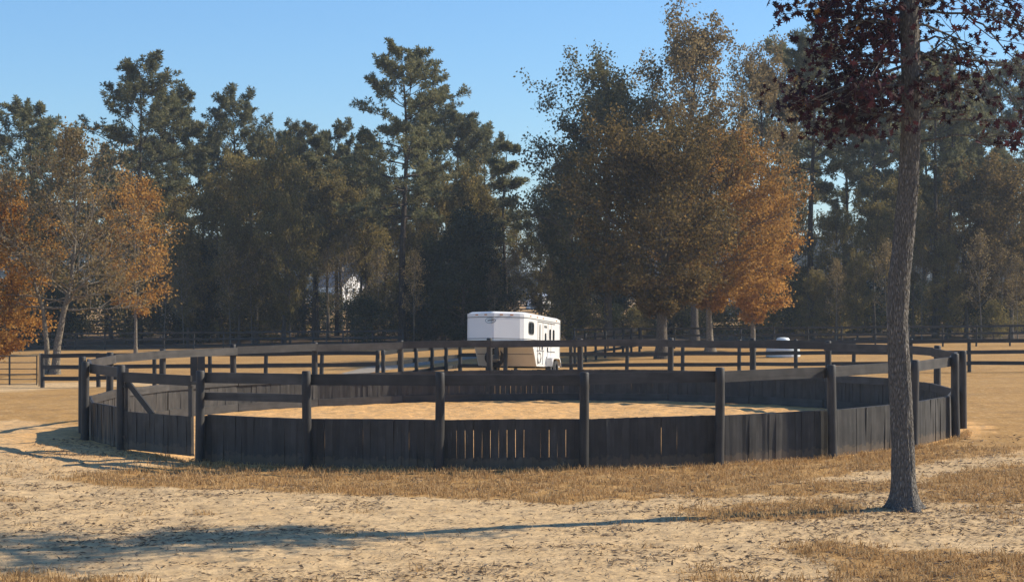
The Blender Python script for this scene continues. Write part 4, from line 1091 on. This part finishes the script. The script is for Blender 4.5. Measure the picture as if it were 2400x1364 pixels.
shed(1262, 300, 'small pale far shed in the gap above the trailer', 3.0, 2.9, -20, 'siding')
shed(1112, 165, 'pale low block standing in for sunlit sand behind the dark evergreen', 2.4, 2.1, 15, 'siding')  # made-up shed: its pale walls imitate bright sunlit sand between the trees

def far_wood():
    g = np.random.default_rng(91); V = []; q = []; n = 0
    N_ = 60000
    x = -190 + 380 * g.random(N_); y = 430 + 60 * g.random(N_) ** 1.6
    ht = 9 + 9 * fbm(x * .05, y * .02, 8) + 5 * fbm(x * .22, y * .05, 9)
    dip = 1 - .55 * np.exp(-((x - 5) / 9) ** 2)
    z = ht * dip * (g.random(N_) ** .65)
    C = np.stack([x, y, z + .5], 1); C[:, 2] += SLOPE * np.clip(x, -60, 60)
    D = unit(g.normal(size=(N_, 3))); S = unit(np.cross(D, g.normal(size=(N_, 3)))); s = (.5 + .7 * g.random(N_))[:, None]
    V = np.stack([C - D * s, C + S * s * .6, C + D * s, C - S * s * .6], 1).reshape(-1, 3)
    me = np_mesh('far_woodland', V, np.arange(N_ * 4).reshape(-1, 4), M['far_leaf'], False, {'tint': np.repeat(np.clip(vnoise(x * .15, y * .1, 3) * .7 + .3 * g.random(N_), 0, 1), 4)})
    o = link('far_woodland', me); tag(o, 'distant line of mixed woodland beyond the far paddocks', 'woodland', kind='stuff')
far_wood()

# ------------------------------------------------------------------ the air
def haze():
    m = bpy.data.materials.new('haze'); m.use_nodes = True; nt = m.node_tree
    for n in list(nt.nodes):
        if n.type != 'OUTPUT_MATERIAL': nt.nodes.remove(n)
    v = nt.nodes.new('ShaderNodeVolumePrincipled'); v.inputs['Density'].default_value = HAZE; v.inputs['Color'].default_value = (.74, .87, 1.0, 1)
    v.inputs['Anisotropy'].default_value = .2
    nt.links.new(v.outputs[0], nt.nodes['Material Output'].inputs['Volume'])
    mb = MB(); mb.box((0, 1450, 12), (4600, 4400, 28)); o = mb.build('haze', m); o['kind'] = 'stuff'; o['label'] = 'thin pale air haze over the whole paddock'; o['category'] = 'haze'
HAZE = .00042
haze()

# ------------------------------------------------------------------ dry grass and leaf litter
def grass():
    g = np.random.default_rng(3)
    n = 520000
    x = -9.5 + 20.5 * g.random(n); y = 18.6 + 16.5 * g.random(n) ** 1.25
    m = grass_mask(x, y); r = np.hypot(x - PEN[0], y - PEN[1])
    vis = np.abs(x) < y * .30 + .5
    tuft = sstep(.30, .62, fbm(x * 4.5, y * 4.5, 21, 2))
    k = vis & (g.random(n) < m * (.10 + .9 * tuft) * .62) & (r > PEN_R + .06)
    x, y = x[k], y[k]; tuft = tuft[k]
    # a taller fringe at the foot of the wall
    a = R(225) + R(118) * g.random(4200); rr = PEN_R + .10 + .22 * g.random(4200) ** 2
    x = np.append(x, PEN[0] + rr * np.cos(a)); y = np.append(y, PEN[1] + rr * np.sin(a)); tuft = np.append(tuft, np.full(4200, .9))
    n = len(x); z = ground_z(x, y)
    h = (.030 + .085 * g.random(n) ** 1.9) * (.55 + .7 * tuft) * (.7 + .7 * fbm(x * 2.2, y * 2.2, 77)); a = g.random(n) * 6.283; w = .0035 + .004 * g.random(n)
    lean = g.normal(size=(n, 2)) * .55
    bx, by = np.cos(a) * w, np.sin(a) * w
    B = np.stack([x, y, z - .004], 1); Mid = B + np.stack([lean[:, 0] * h * .35, lean[:, 1] * h * .35, h * .6], 1); T = B + np.stack([lean[:, 0] * h, lean[:, 1] * h, h * (1 - .25 * np.minimum(1, np.hypot(*lean.T)))], 1)
    off = np.stack([bx, by, np.zeros(n)], 1)
    V = np.stack([B - off, B + off, Mid + off * .8, T, Mid - off * .8], 1).reshape(-1, 3)
    i = np.arange(n) * 5
    me = np_mesh('dry_grass', V, [np.stack([i, i + 1, i + 2, i + 4], 1), np.stack([i + 4, i + 2, i + 3], 1)], M['dry_blade'], False, {'tint': np.repeat(np.clip(.2 + .8 * g.random(n), 0, 1), 5)})
    o = link('dry_grass', me); tag(o, 'short dry tan grass growing in patches before the pen', 'grass', kind='stuff')
grass()
def litter():
    g = np.random.default_rng(13)
    n = 150000
    x = -10 + 22 * g.random(n); y = 18.8 + 19 * g.random(n) ** 1.3
    r = np.hypot(x - PEN[0], y - PEN[1])
    patch = sstep(.40, .66, fbm(x * .8, y * 1.1, 61)); fine = sstep(.35, .65, fbm(x * 4, y * 4, 62, 2))
    dens = .12 + .75 * patch * (.3 + .7 * fine) + .8 * np.exp(-((x - 5.6) ** 2 + (y - 25.3) ** 2) / 7)
    k = (np.abs(x) < y * .31 + .5) & (r > PEN_R + .1) & (g.random(n) < dens)
    x, y = x[k], y[k]; n = len(x)
    straw = g.random(n) < .86
    sz = np.where(straw, .016 + .045 * g.random(n) ** 1.5, .010 + .030 * g.random(n) ** 2.5)[:, None]
    wd = np.where(straw, .12 + .10 * g.random(n), .55)[:, None]
    C = np.stack([x, y, ground_z(x, y) + .004 + .010 * g.random(n)], 1)
    D = unit(g.normal(size=(n, 3)) * [1, 1, .16]); S = unit(np.cross(D, g.normal(size=(n, 3)) * [.4, .4, 1])); Nn = np.cross(D, S)
    C[:, 2] += .10 * sz[:, 0]
    V = np.stack([C - D * sz, C + S * sz * wd + Nn * sz * wd * .5, C + D * sz, C - S * sz * wd + Nn * sz * wd * .5], 1).reshape(-1, 3)
    i = np.arange(n) * 4
    tint = np.where(straw, .55 * g.random(n), .2 + .8 * g.random(n))
    me = np_mesh('fallen_leaves', V, [np.stack([i, i + 1, i + 2], 1), np.stack([i, i + 2, i + 3], 1)], M['litter'], False, {'tint': np.repeat(tint, 4)})
    o = link('fallen_leaves', me); tag(o, 'straw, twigs and small fallen leaves scattered over the sand', 'leaf litter', kind='stuff')
litter()
